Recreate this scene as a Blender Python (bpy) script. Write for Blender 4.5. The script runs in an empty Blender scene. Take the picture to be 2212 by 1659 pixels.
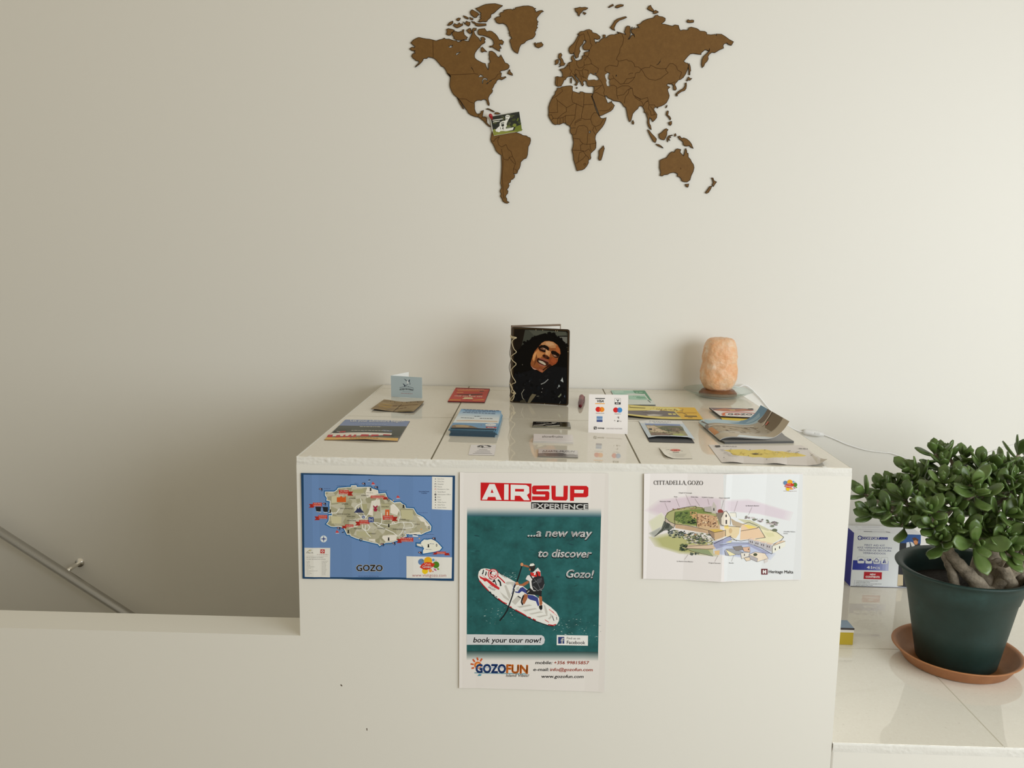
import bpy, bmesh, math, random
from mathutils import Vector, Matrix
from mathutils.geometry import tessellate_polygon
R_ = random.Random(7)
S = bpy.context.scene
COL = S.collection

# ---------------------------------------------------------------- camera
FPX, CX, CY = 1850.0, 1106.0, 829.5
PITCH, ROLL, YAW = 0.1465, -0.0149, -0.0264
TOP = 1.05                                   # height of the counter top
DEP = 0.995                                  # depth of the counter = plane of the back wall
WID = 1.1115                                 # width of the counter
LEDGE = 0.4625
CAM = Vector((0.4776, -1.6752, TOP + 0.4033))
_cp, _sp, _cy, _sy = math.cos(PITCH), math.sin(PITCH), math.cos(YAW), math.sin(YAW)
_cr, _sr = math.cos(ROLL), math.sin(ROLL)
_f = Vector((_sy*_cp, _cy*_cp, -_sp)); _r = Vector((_cy, -_sy, 0)); _d = _f.cross(_r)
AX_R = _cr*_r + _sr*_d; AX_D = -_sr*_r + _cr*_d; AX_F = _f
cd = bpy.data.cameras.new('camera'); cam = bpy.data.objects.new('camera', cd); COL.objects.link(cam)
m = Matrix.Identity(4)
for i in range(3):
    m[i][0] = AX_R[i]; m[i][1] = -AX_D[i]; m[i][2] = -AX_F[i]; m[i][3] = CAM[i]
cam.matrix_world = m
cd.sensor_width = 36.0; cd.lens = FPX*36.0/2212.0; cd.clip_start = 0.02
S.camera = cam

# ---------------------------------------------------------------- world, light, exposure
w = bpy.data.worlds.new('world'); S.world = w; w.use_nodes = True
bg = w.node_tree.nodes['Background']
bg.inputs[0].default_value = (1.0, 0.89, 0.66, 1); bg.inputs[1].default_value = 0.45
ld = bpy.data.lights.new('window_daylight', 'AREA'); ld.shape = 'RECTANGLE'; ld.size = 2.2; ld.size_y = 1.5
ld.energy = 66; ld.color = (0.91, 0.965, 1.0)
lo = bpy.data.objects.new('window_daylight', ld); COL.objects.link(lo)
lo.location = (2.75, -1.92, 1.62)
lo.rotation_euler = (Vector((0.1, 0.5, 1.2)) - lo.location).to_track_quat('-Z', 'Y').to_euler()
ld2 = bpy.data.lights.new('window_daylight', 'AREA'); ld2.shape = 'RECTANGLE'; ld2.size = 0.55; ld2.size_y = 0.9
ld2.energy = 6.0; ld2.color = (0.90, 0.96, 1.0)
lo2 = bpy.data.objects.new('window_daylight', ld2); COL.objects.link(lo2)
lo2.location = (2.87, -0.38, 1.60)
lo2.rotation_euler = (Vector((0.7, 0.45, 1.2)) - lo2.location).to_track_quat('-Z', 'Y').to_euler()
S.view_settings.view_transform = 'Standard'; S.view_settings.look = 'None'
S.view_settings.exposure = 0.07; S.view_settings.gamma = 1.0; S.view_settings.use_curve_mapping = False
S.cycles.max_bounces = 8; S.cycles.use_denoising = True

# ---------------------------------------------------------------- helpers
def lin(c):
    return tuple((v/255.0/12.92 if v/255.0 <= 0.04045 else ((v/255.0+0.055)/1.055)**2.4) for v in c)

def ray(x, y):
    return AX_R*((x-CX)/FPX) + AX_D*((y-CY)/FPX) + AX_F
def hit(x, y, p0, n):
    d = ray(x, y); t = (p0-CAM).dot(n)/d.dot(n)
    return CAM + d*t
def proj(p):
    c = p-CAM; z = c.dot(AX_F)
    return (CX+FPX*c.dot(AX_R)/z, CY+FPX*c.dot(AX_D)/z)
def onY(x, y, Y): return hit(x, y, Vector((0, Y, 0)), Vector((0, 1, 0)))
def onZ(x, y, Z): return hit(x, y, Vector((0, 0, Z)), Vector((0, 0, 1)))

def pp(s, x0=0.0, y0=0.0, k=1.0):
    v = [float(t) for t in s.split()]
    return [(x0+v[i]/k, y0+v[i+1]/k) for i in range(0, len(v), 2)]

_M = {}
def pbr(name, color, rough=0.6, metal=0.0, spec=0.5, **kw):
    if name in _M: return _M[name]
    mt = bpy.data.materials.new(name); mt.use_nodes = True; _M[name] = mt
    b = mt.node_tree.nodes['Principled BSDF']
    b.inputs['Base Color'].default_value = (*color, 1); b.inputs['Roughness'].default_value = rough
    b.inputs['Metallic'].default_value = metal; b.inputs['Specular IOR Level'].default_value = spec
    for k, v in kw.items(): b.inputs[k].default_value = v
    return mt
def noise_mix(mt, stops, scale, detail=4.0, rough=0.6, sx=(1, 1, 1), kind='NOISE', coord='Object'):
    nt = mt.node_tree; b = nt.nodes['Principled BSDF']
    tc = nt.nodes.new('ShaderNodeTexCoord'); mp = nt.nodes.new('ShaderNodeMapping')
    mp.inputs['Scale'].default_value = sx
    nt.links.new(tc.outputs[coord], mp.inputs[0])
    if kind == 'NOISE':
        n = nt.nodes.new('ShaderNodeTexNoise'); n.inputs['Detail'].default_value = detail; n.inputs['Roughness'].default_value = rough
        out = n.outputs[0]
    else:
        n = nt.nodes.new('ShaderNodeTexVoronoi'); out = n.outputs['Color']
    n.inputs['Scale'].default_value = scale
    nt.links.new(mp.outputs[0], n.inputs['Vector'])
    cr = nt.nodes.new('ShaderNodeValToRGB'); e = cr.color_ramp.elements
    while len(e) < len(stops): e.new(0.5)
    for i, (p, c) in enumerate(stops):
        e[i].position = p; e[i].color = (*c, 1)
    nt.links.new(out, cr.inputs[0]); nt.links.new(cr.outputs[0], b.inputs['Base Color'])
    return n, cr
def bump(mt, scale, strength, dist=0.002, detail=4.0, coord='Object'):
    nt = mt.node_tree; b = nt.nodes['Principled BSDF']
    tc = nt.nodes.new('ShaderNodeTexCoord'); n = nt.nodes.new('ShaderNodeTexNoise')
    n.inputs['Scale'].default_value = scale; n.inputs['Detail'].default_value = detail
    nt.links.new(tc.outputs[coord], n.inputs['Vector'])
    bp = nt.nodes.new('ShaderNodeBump'); bp.inputs['Strength'].default_value = strength; bp.inputs['Distance'].default_value = dist
    nt.links.new(n.outputs[0], bp.inputs['Height']); nt.links.new(bp.outputs[0], b.inputs['Normal'])

GAIN = 1.18
def ink(c, rough=0.55, spec=0.3, gain=None):
    """printing ink of the colour c (as photographed, 0-255)"""
    g = gain or GAIN
    key = 'ink_%d_%d_%d_%d_%d' % (c[0], c[1], c[2], int(rough*100), int(g*100))
    l = tuple(min(0.86, v*g) for v in lin(c))
    return pbr(key, l, rough, 0, spec)

def tag(o, label=None, cat=None, group=None, kind=None):
    if label: o['label'] = label
    if cat: o['category'] = cat
    if group: o['group'] = group
    if kind: o['kind'] = kind
    return o
def root(name, loc, label, cat, group=None):
    o = bpy.data.objects.new(name, None); COL.objects.link(o); o.location = loc
    o.empty_display_size = 0.05
    return tag(o, label, cat, group)
def mesh_obj(name, bm, mats, parent=None, smooth=False, origin=None):
    """link bm (world coordinates) as ONE object whose origin is its base, or its parent's frame"""
    if parent is not None:
        base = Vector(parent.location)
        if parent.parent is not None: base = base + Vector(parent.parent.location)
        org = base
    else:
        xs = [v.co for v in bm.verts]
        lo_ = Vector((min(c[i] for c in xs) for i in range(3))); hi_ = Vector((max(c[i] for c in xs) for i in range(3)))
        org = origin or Vector(((lo_.x+hi_.x)/2, (lo_.y+hi_.y)/2, lo_.z))
    for v in bm.verts: v.co -= org
    me = bpy.data.meshes.new(name); bm.to_mesh(me); bm.free()
    for mt in (mats if isinstance(mats, (list, tuple)) else [mats]): me.materials.append(mt)
    if smooth:
        for p in me.polygons: p.use_smooth = True
    o = bpy.data.objects.new(name, me); COL.objects.link(o)
    if parent is not None: o.parent = parent
    else: o.location = org
    return o
def add_box(bm, lo_, hi_, bevel=0.0, mi=0):
    vs = [bm.verts.new((x, y, z)) for x in (lo_[0], hi_[0]) for y in (lo_[1], hi_[1]) for z in (lo_[2], hi_[2])]
    q = [(0, 1, 3, 2), (4, 6, 7, 5), (0, 4, 5, 1), (2, 3, 7, 6), (0, 2, 6, 4), (1, 5, 7, 3)]
    fs = [bm.faces.new([vs[i] for i in f]) for f in q]
    for f in fs: f.material_index = mi
    if bevel:
        es = list({e for f in fs for e in f.edges})
        r = bmesh.ops.bevel(bm, geom=es, offset=bevel, segments=2, affect='EDGES', profile=0.5)
        for f in r['faces']: f.material_index = mi
    return vs
def add_tube(bm, pts, r, seg=10, mi=0, caps=True):
    pts = [Vector(p) for p in pts]; rings = []
    rad = r if isinstance(r, (list, tuple)) else [r]*len(pts)
    up = None
    for i, p in enumerate(pts):
        t = (pts[min(i+1, len(pts)-1)] - pts[max(i-1, 0)]).normalized()
        if up is None:
            up = Vector((0, 0, 1)) if abs(t.z) < 0.9 else Vector((1, 0, 0))
        a = t.cross(up).normalized(); b = a.cross(t).normalized(); up = b
        rings.append([bm.verts.new(p + a*math.cos(2*math.pi*k/seg)*rad[i] + b*math.sin(2*math.pi*k/seg)*rad[i]) for k in range(seg)])
    for i in range(len(rings)-1):
        for k in range(seg):
            f = bm.faces.new((rings[i][k], rings[i+1][k], rings[i+1][(k+1) % seg], rings[i][(k+1) % seg])); f.material_index = mi
    if caps:
        for rg in (rings[0], rings[-1]):
            f = bm.faces.new(rg); f.material_index = mi
    return rings
def add_lathe(bm, prof, c, seg=64, mi=0, wob=None):
    rings = []
    for (r, z) in prof:
        rings.append([bm.verts.new((c[0]+r*math.cos(2*math.pi*k/seg), c[1]+r*math.sin(2*math.pi*k/seg), c[2]+z)) for k in range(seg)])
    for i in range(len(rings)-1):
        for k in range(seg):
            f = bm.faces.new((rings[i][k], rings[i][(k+1) % seg], rings[i+1][(k+1) % seg], rings[i+1][k])); f.material_index = mi
    return rings
def catmull(pts, n=6):
    out = []
    P = [Vector(p) for p in pts]
    for i in range(len(P)-1):
        p0, p1, p2, p3 = P[max(i-1, 0)], P[i], P[i+1], P[min(i+2, len(P)-1)]
        for k in range(n):
            t = k/n
            out.append(0.5*((2*p1) + (p2-p0)*t + (2*p0-5*p1+4*p2-p3)*t*t + (3*p1-p0-3*p2+p3)*t**3))
    out.append(P[-1]); return out

# ---- printed sheets: flat artwork drawn in 2-D, then laid on a real surface
_TXT = {}
def text_tris(s, bold=0.0):
    key = (s, round(bold, 3))
    if key in _TXT: return _TXT[key]
    cu = bpy.data.curves.new('t', 'FONT'); cu.body = s; cu.size = 1.0; cu.offset = bold; cu.resolution_u = 3
    o = bpy.data.objects.new('t', cu); COL.objects.link(o)
    dg = bpy.context.evaluated_depsgraph_get()
    me = bpy.data.meshes.new_from_object(o.evaluated_get(dg))
    vs = [(v.co.x, v.co.y) for v in me.vertices]; fs = [tuple(p.vertices) for p in me.polygons]
    bpy.data.objects.remove(o); bpy.data.curves.remove(cu); bpy.data.meshes.remove(me)
    if not vs: vs = [(0, 0)]
    mnx = min(v[0] for v in vs); mxx = max(v[0] for v in vs)
    _TXT[key] = (vs, fs, mnx, max(mxx-mnx, 1e-3)); return _TXT[key]

class Sheet:
    """artwork in picture-crop coordinates; mapper(x, y, h) puts it on the surface"""
    STEP = 1.5e-6
    def __init__(s, mapper, step=None):
        s.bm = bmesh.new(); s.map = mapper; s.mats = []; s.idx = {}; s.h = 0.0; s.step = step or Sheet.STEP
        s.x0 = s.y0 = 0.0; s.k = 1.0; s.gain = None; s.rough = 0.55; s.spec = 0.3
    def crop(s, x0, y0, k): s.x0, s.y0, s.k = x0, y0, k; return s
    def mi(s, c):
        mt = c if isinstance(c, bpy.types.Material) else ink(c, s.rough, s.spec, s.gain)
        if mt.name not in s.idx: s.idx[mt.name] = len(s.mats); s.mats.append(mt)
        return s.idx[mt.name]
    def P(s, pts):
        if isinstance(pts, str): pts = pp(pts)
        return [(s.x0+x/s.k, s.y0+y/s.k) for x, y in pts]
    def up(s, n=1): s.h += s.step*n
    def tri(s, vs, fs, c):
        mi = s.mi(c); bv = [s.bm.verts.new((x, y, s.h)) for x, y in vs]
        for f in fs:
            if len(set(f)) < 3: continue
            try:
                a = s.bm.faces.new([bv[i] for i in f]); a.material_index = mi
            except ValueError: pass
    def poly(s, pts, c, holes=(), lift=True):
        if lift: s.up()
        loops = [s.P(pts)] + [s.P(h) for h in holes]
        flat = [p for l in loops for p in l]
        t = tessellate_polygon([[Vector((x, y, 0)) for x, y in l] for l in loops])
        s.tri(flat, t, c)
    def rect(s, x0, y0, x1, y1, c): s.poly([(x0, y0), (x1, y0), (x1, y1), (x0, y1)], c)
    def rrect(s, x0, y0, x1, y1, r, c):
        pts = []
        for (cx, cy, a0) in ((x1-r, y1-r, 0), (x0+r, y1-r, 90), (x0+r, y0+r, 180), (x1-r, y0+r, 270)):
            for k in range(5):
                a = math.radians(a0+k*22.5); pts.append((cx+r*math.cos(a), cy+r*math.sin(a)))
        s.poly(pts, c)
    def ell(s, cx, cy, rx, ry, c, rot=0.0, n=20):
        ca, sa = math.cos(math.radians(rot)), math.sin(math.radians(rot))
        pts = []
        for i in range(n):
            a = 2*math.pi*i/n; x, y = rx*math.cos(a), ry*math.sin(a)
            pts.append((cx+x*ca-y*sa, cy+x*sa+y*ca))
        s.poly(pts, c)
    def stroke(s, pts, wd, c, closed=False, lift=True):
        if lift: s.up()
        if isinstance(pts, str): pts = pp(pts)
        q = s.P(pts); n = len(q); hw = wd/s.k/2
        if n < 2: return
        L, Rr = [], []
        for i in range(n):
            a = q[i-1] if (i > 0 or closed) else None
            b = q[(i+1) % n] if (i < n-1 or closed) else None
            def dr(p, r_):
                dx, dy = r_[0]-p[0], r_[1]-p[1]; l = math.hypot(dx, dy) or 1e-9; return dx/l, dy/l
            d1 = dr(a, q[i]) if a else None; d2 = dr(q[i], b) if b else None
            if d1 is None: d1 = d2
            if d2 is None: d2 = d1
            nx, ny = -(d1[1]+d2[1]), d1[0]+d2[0]; l = math.hypot(nx, ny)
            if l < 0.4: nx, ny, l = -d1[1], d1[0], 1.0
            nx, ny = nx/l, ny/l; cs = max(0.55, nx*-d1[1]+ny*d1[0]); e = hw/cs
            L.append((q[i][0]+nx*e, q[i][1]+ny*e)); Rr.append((q[i][0]-nx*e, q[i][1]-ny*e))
        fs = []
        for i in range(n if closed else n-1):
            j = (i+1) % n; fs.append((i, j, n+j, n+i))
        s.tri(L+Rr, fs, c)
    def text(s, t, x0, y0, x1, y1, h, c, shear=0.0, bold=0.0, lift=True, arc=0.0):
        """text t with its base line from (x0,y0) to (x1,y1) and capitals h high"""
        if lift: s.up()
        vs, fs, mn, wd = text_tris(t, 0.0)
        k = h/0.73; L = math.hypot(x1-x0, y1-y0); ux, uy = (x1-x0)/L, (y1-y0)/L
        if bold <= 0.004: off = [(0, 0)]
        elif bold < 0.04: off = [(-bold, 0), (bold, 0), (0, bold*0.7), (0, -bold*0.7)]
        else: off = [(bold*math.cos(i*math.pi/4), bold*math.sin(i*math.pi/4)) for i in range(8)]+[(0, 0)]
        kx = L/wd*0.9                       # heavier strokes: the letters drawn again a hair aside
        for dx, dy in off:
            out = []
            for (x, y) in vs:
                u = (x-mn)/wd; yy = (y+dy)*k - arc*4*(u-0.5)**2 + arc
                a = u*L + dx*min(kx, k) + yy*shear
                out.append((x0+a*ux+yy*uy, y0+a*uy-yy*ux))
            s.h += s.step*0.05; s.tri(s.P(out), fs, c)
    def lines(s, x0, y0, x1, y1, h, c):
        """small print too fine to read: a broken line of word-long dashes"""
        r = random.Random(int(x0*7+y0*13)); L = math.hypot(x1-x0, y1-y0); t = 0.0; s.up()
        while t < L:
            e = min(L, t+h*r.uniform(1.2, 3.4))
            s.stroke([(x0+(x1-x0)*t/L, y0+(y1-y0)*t/L-h*0.42), (x0+(x1-x0)*e/L, y0+(y1-y0)*e/L-h*0.42)], h*0.42, c, lift=False)
            t = e+h*0.55
    def slab(s, pts, th, c, cside=None):
        """the paper or board itself: top face, edge and back"""
        q = s.P(pts); n = len(q); t = tessellate_polygon([[Vector((x, y, 0)) for x, y in q]])
        mi = s.mi(c); ms = s.mi(cside) if cside is not None else mi
        a = [s.bm.verts.new((x, y, 0)) for x, y in q]; b = [s.bm.verts.new((x, y, -th)) for x, y in q]
        for f in t:
            s.bm.faces.new([a[i] for i in f]).material_index = mi
            s.bm.faces.new([b[i] for i in reversed(f)]).material_index = ms
        for i in range(n):
            j = (i+1) % n; s.bm.faces.new((a[i], a[j], b[j], b[i])).material_index = ms
    def cut(s, lines):
        """split everything along lines (crop coordinates) so that it can bend there"""
        for (x0, y0, x1, y1) in lines:
            (a, b), (c, d) = s.P([(x0, y0), (x1, y1)])
            no = Vector((-(d-b), c-a, 0)).normalized()
            bmesh.ops.bisect_plane(s.bm, geom=s.bm.verts[:]+s.bm.edges[:]+s.bm.faces[:], dist=1e-7, plane_co=(a, b, 0), plane_no=no)
    def build(s, name, parent=None, smooth=False):
        for v in s.bm.verts: v.co = s.map(v.co.x, v.co.y, v.co.z)
        bmesh.ops.recalc_face_normals(s.bm, faces=s.bm.faces)
        return mesh_obj(name, s.bm, s.mats, parent, smooth)
def plane_map(p0, n):
    n = n.normalized()
    return lambda x, y, h: hit(x, y, p0, n) + n*h
def flat_map(Z): return plane_map(Vector((0, 0, Z)), Vector((0, 0, 1)))
def front_map(Y): return plane_map(Vector((0, Y, 0)), Vector((0, -1, 0)))
def quad_uv(q):
    """uv mapper on a world quad q = (TL, TR, BR, BL); v runs from back to front"""
    a, b, c, d = q
    return lambda u, v: (a*(1-u)+b*u)*(1-v) + (d*(1-u)+c*u)*v

# ---------------------------------------------------------------- setting materials
wall_m = pbr('wall_paint', (0.80, 0.785, 0.745), 0.75, spec=0.25); bump(wall_m, 60, 0.05, 0.002)
plaster_m = pbr('counter_plaster', (0.79, 0.775, 0.725), 0.7, spec=0.25); bump(plaster_m, 45, 0.06, 0.002)
chip_m = pbr('chipped_plaster', (0.78, 0.77, 0.73), 0.85, spec=0.2); bump(chip_m, 220, 0.35, 0.0015, 6)
tile_m = pbr('polished_tile', (0.6, 0.57, 0.5), 0.03, spec=0.5)
noise_mix(tile_m, [(0.25, (0.62, 0.58, 0.50)), (0.34, (0.78, 0.735, 0.645)), (0.62, (0.80, 0.76, 0.67)), (0.78, (0.85, 0.82, 0.75))], 150, 3, 0.7)
grout_m = pbr('grout', (0.20, 0.175, 0.115), 0.9)
floor_m = pbr('floor_tile', (0.42, 0.38, 0.32), 0.3)
rnd = random.Random(3)

def box_obj(name, lo_, hi_, mt, bevel=0.0):
    bm = bmesh.new(); add_box(bm, lo_, hi_, bevel)
    return mesh_obj(name, bm, mt)
tag(box_obj('wall_back', (-3.2, DEP, -1.3), (2.75, DEP+0.1, 3.0), wall_m), kind='structure')
tag(box_obj('light_block_left', (-3.3, -0.05, -1.3), (-3.2, DEP, 3.0), wall_m), kind='structure')  # unseen wall added to keep world light out of the stairwell's left end
tag(box_obj('wall_parapet', (-3.2, 0.0, -1.3), (0.0, 0.088, 0.6678), plaster_m), kind='structure')
tag(box_obj('light_block_end', (0.0, 0.0, -1.3), (0.1, DEP, -0.101), plaster_m), kind='structure')  # unseen panel added below the counter, closing a leak of world light
tag(box_obj('floor', (-3.2, -4.0, -0.1), (2.75, -0.0005, 0.0), floor_m), kind='structure')
tag(box_obj('light_block_floor', (-3.2, 0.089, -1.4), (0.0, DEP-0.001, -1.3), floor_m), kind='structure')  # unseen floor added so no world light rises through the stairwell
# right wall with its two window openings
bm = bmesh.new()
WX0, WX1 = 2.9, 3.0
for (y0, y1, z0, z1) in ((-3.3, -3.05, 0, 3.0), (-0.80, -0.72, 0, 3.0), (-0.04, DEP+0.1, 0, 3.0), (-3.05, -0.80, 0, 0.85), (-3.05, -0.80, 2.4, 3.0), (-0.72, -0.04, 0, 1.08), (-0.72, -0.04, 2.12, 3.0)):
    add_box(bm, (WX0, y0, z0), (WX1, y1, z1))
tag(mesh_obj('wall_right', bm, wall_m), kind='structure')
bm = bmesh.new()
for (y0, y1, z0, z1) in ((-3.05, -2.99, 0.85, 2.4), (-1.95, -1.90, 0.91, 2.34), (-0.86, -0.80, 0.85, 2.4), (-2.99, -0.86, 0.85, 0.91), (-2.99, -0.86, 2.34, 2.4)):
    add_box(bm, (2.93, y0, z0), (2.97, y1, z1))
tag(mesh_obj('window_1', bm, pbr('white_frame', (0.8, 0.8, 0.8), 0.4)), kind='structure')

bm = bmesh.new()
for (y0, y1, z0, z1) in ((-0.72, -0.68, 1.08, 2.12), (-0.08, -0.04, 1.08, 2.12), (-0.68, -0.08, 1.08, 1.12), (-0.68, -0.08, 2.08, 2.12)):
    add_box(bm, (2.93, y0, z0), (2.97, y1, z1))
tag(mesh_obj('window_2', bm, _M['white_frame']), kind='structure')
def lip(bm, x0, x1, z0, z1, y0, amp, seed, mi, nx=420, nz=14):
    """rough plaster edge below the tiles: a finely divided, chipped band"""
    r = random.Random(seed)
    from mathutils import noise
    rows = []
    for j in range(nz+1):
        row = []
        for i in range(nx+1):
            x = x0+(x1-x0)*i/nx; z = z0+(z1-z0)*j/nz; v = j/nz
            e = min(1.0, v*2.2)*(1 if v < 0.9 else 1-(v-0.9)*4)
            q = max(0.0, noise.noise(Vector((x*9+seed, 0.7, 2.0)))+0.42)
            a = noise.noise(Vector((x*24+seed, z*50, 3.1)))*0.35+noise.noise(Vector((x*150, z*190, seed)))*0.55*q
            y = y0 - amp*e*max(0.12, 0.45+a)
            zz = z if j < nz else z1 + noise.noise(Vector((x*60, 0, seed)))*0.0012
            row.append(bm.verts.new((x, y, zz)))
        rows.append(row)
    back = [bm.verts.new((v.co.x, y0+0.012, v.co.z)) for v in rows[-1]]
    rows.append(back)
    for j in range(len(rows)-1):
        for i in range(nx):
            f = bm.faces.new((rows[j][i], rows[j][i+1], rows[j+1][i+1], rows[j+1][i])); f.material_index = mi; f.smooth = True

# counter block
ct = root('counter', (WID/2, DEP/2, 0), 'white plastered counter block with a tiled top and posters on its front', 'counter')
bm = bmesh.new(); add_box(bm, (0, 0, 0), (WID, DEP-0.0005, TOP-0.010))
lip(bm, 0.001, WID-0.001, TOP-0.017, TOP-0.0006, 0.0, 0.0024, 4, 1)
# a few specks and scuffs on the front
sp = mesh_obj('plaster_body', bm, [plaster_m, chip_m], ct)
sh = Sheet(front_map(-0.0004))
sh.stroke('736 1479 739 1482', 2.2, (70, 55, 40)); sh.build('scuff_mark', ct)
sh = Sheet(front_map(-0.0004)); sh.stroke('792.5 1573 793 1578', 1.6, (75, 60, 45)); sh.build('scuff_mark', ct)
bm = bmesh.new()
def tiles(bm, xs, ys, z0, z1, g):
    for i in range(len(xs)-1):
        for j in range(len(ys)-1):
            add_box(bm, (xs[i]+g, ys[j]+g, z0), (xs[i+1]-g, ys[j+1]-g, z1), 0.0008, 0)
tiles(bm, [0.0022, 0.2727, 0.692, WID-0.0005], [0.0005, 0.4515, 0.921, DEP-0.002], TOP-0.010, TOP, 0.0015)
add_box(bm, (0.005, 0.006, TOP-0.011), (WID-0.0015, DEP-0.0015, TOP-0.0004), 0, 1)
mesh_obj('tile_top', bm, [tile_m, grout_m], ct)
# thin painted rim at the left end of the tiles
bm = bmesh.new(); add_box(bm, (0.0, 0.0, TOP-0.012), (0.0035, DEP-0.001, TOP+0.0004), 0.0006)
mesh_obj('edge_rim', bm, chip_m, ct)

# lower ledge on the right
lg = root('ledge', (1.9, DEP/2, 0), 'low white plastered ledge with a polished tile top, right of the counter', 'ledge')
bm = bmesh.new(); add_box(bm, (WID+0.0005, 0, 0), (2.74, DEP-0.0005, LEDGE-0.010), 0.004)
lip(bm, WID+0.002, 2.0, LEDGE-0.020, LEDGE-0.0006, 0.0, 0.0028, 11, 1, 330, 10)
mesh_obj('plaster_body', bm, [plaster_m, chip_m], lg)
bm = bmesh.new()
tiles(bm, [WID+0.001, 1.467, 1.932, 2.397, 2.74], [0.0015, 0.4515], LEDGE-0.010, LEDGE, 0.0009)
tiles(bm, [WID+0.001, 1.70, 2.165, 2.74], [0.4515, 0.921, DEP-0.002], LEDGE-0.010, LEDGE, 0.0009)
add_box(bm, (WID+0.001, 0.008, LEDGE-0.0105), (2.74, DEP-0.0015, LEDGE-0.0003), 0, 1)
mesh_obj('tile_top', bm, [tile_m, pbr('light_grout', (0.5, 0.46, 0.36), 0.9)], lg)

# ---------------------------------------------------------------- handrail on the stair wall
steel = pbr('brushed_steel', (0.80, 0.78, 0.74), 0.22, 1.0)
a = onY(0, 1149, 0.925); b = onY(292, 1337, 0.925); dv = (b-a).normalized()
hr = root('handrail', tuple(a + Vector((0, 0, 0))), 'sloping steel handrail on the wall of the stairwell behind the low parapet', 'handrail')
bm = bmesh.new(); add_tube(bm, [a-dv*1.6, a+dv*0.95], 0.0145, 20)
mesh_obj('rail', bm, steel, hr, True)
bm = bmesh.new()
br = a + (b-a)*((143)/292.0)
add_tube(bm, [br + Vector((0, 0.006, 0.010)), br + Vector((0.004, 0.03, 0.014)), Vector((br.x+0.008, DEP-0.004, br.z+0.016))], 0.0065, 12)
add_tube(bm, [Vector((br.x+0.008, DEP-0.006, br.z+0.016)), Vector((br.x+0.008, DEP-0.0002, br.z+0.016))], 0.014, 16)
mesh_obj('bracket', bm, steel, hr, True)

# ---------------------------------------------------------------- wooden world map
wood_m = pbr('map_wood', (0.19, 0.085, 0.022), 0.62, spec=0.25)
noise_mix(wood_m, [(0.25, (0.135, 0.066, 0.016)), (0.5, (0.172, 0.085, 0.021)), (0.75, (0.215, 0.112, 0.030))], 70, 10, 0.85)
burnt_m = pbr('burnt_edge', (0.030, 0.016, 0.007), 0.8, spec=0.1)
line_m = pbr('burnt_line', (0.062, 0.028, 0.009), 0.8, spec=0.1)
MT = 0.0045
A = lambda s: pp(s, 860, 0, 5.821)
B = lambda s: pp(s, 1220, 0, 5.821)
C3 = lambda s: pp(s, 960, 180, 5.821)
D = lambda s: pp(s, 1220, 180, 5.821)
E6 = lambda s: pp(s, 1180, 60, 8.508)
wm = root('world_map', tuple(onY(1230, 440, DEP)), 'brown wooden world map in separate land pieces on the wall above the counter', 'wall map')
map_f = front_map(DEP-MT-0.0002)
def land(name, pts, holes=(), lines=()):
    s = Sheet(map_f, 1.5e-5)
    s.slab(pts, MT, wood_m, burnt_m)
    if holes:                      # lakes are cut right through
        s.bm.free(); s.bm = bmesh.new()
        loops = [pts]+[list(h) for h in holes]; flat = [p for l in loops for p in l]
        t = tessellate_polygon([[Vector((x, y, 0)) for x, y in l] for l in loops])
        mi, ms = s.mi(wood_m), s.mi(burnt_m)
        a = [s.bm.verts.new((x, y, 0)) for x, y in flat]; b = [s.bm.verts.new((x, y, -MT)) for x, y in flat]
        for f in t: s.bm.faces.new([a[i] for i in f]).material_index = mi
        o = 0
        for l in loops:
            for i in range(len(l)):
                j = (i+1) % len(l)
                s.bm.faces.new((a[o+i], a[o+j], b[o+j], b[o+i])).material_index = ms
            o += len(l)
    s.up()
    small = max(p[0] for p in pts)-min(p[0] for p in pts) < 40
    s.stroke(pts, 1.15 if not small else 1.1, burnt_m, closed=True)
    for h in holes: s.stroke(list(h), 0.5, burnt_m, closed=True, lift=False)
    s.up()
    for l in lines: s.stroke(l, 1.05, line_m, lift=False)
    return s.build(name, wm)

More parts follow.
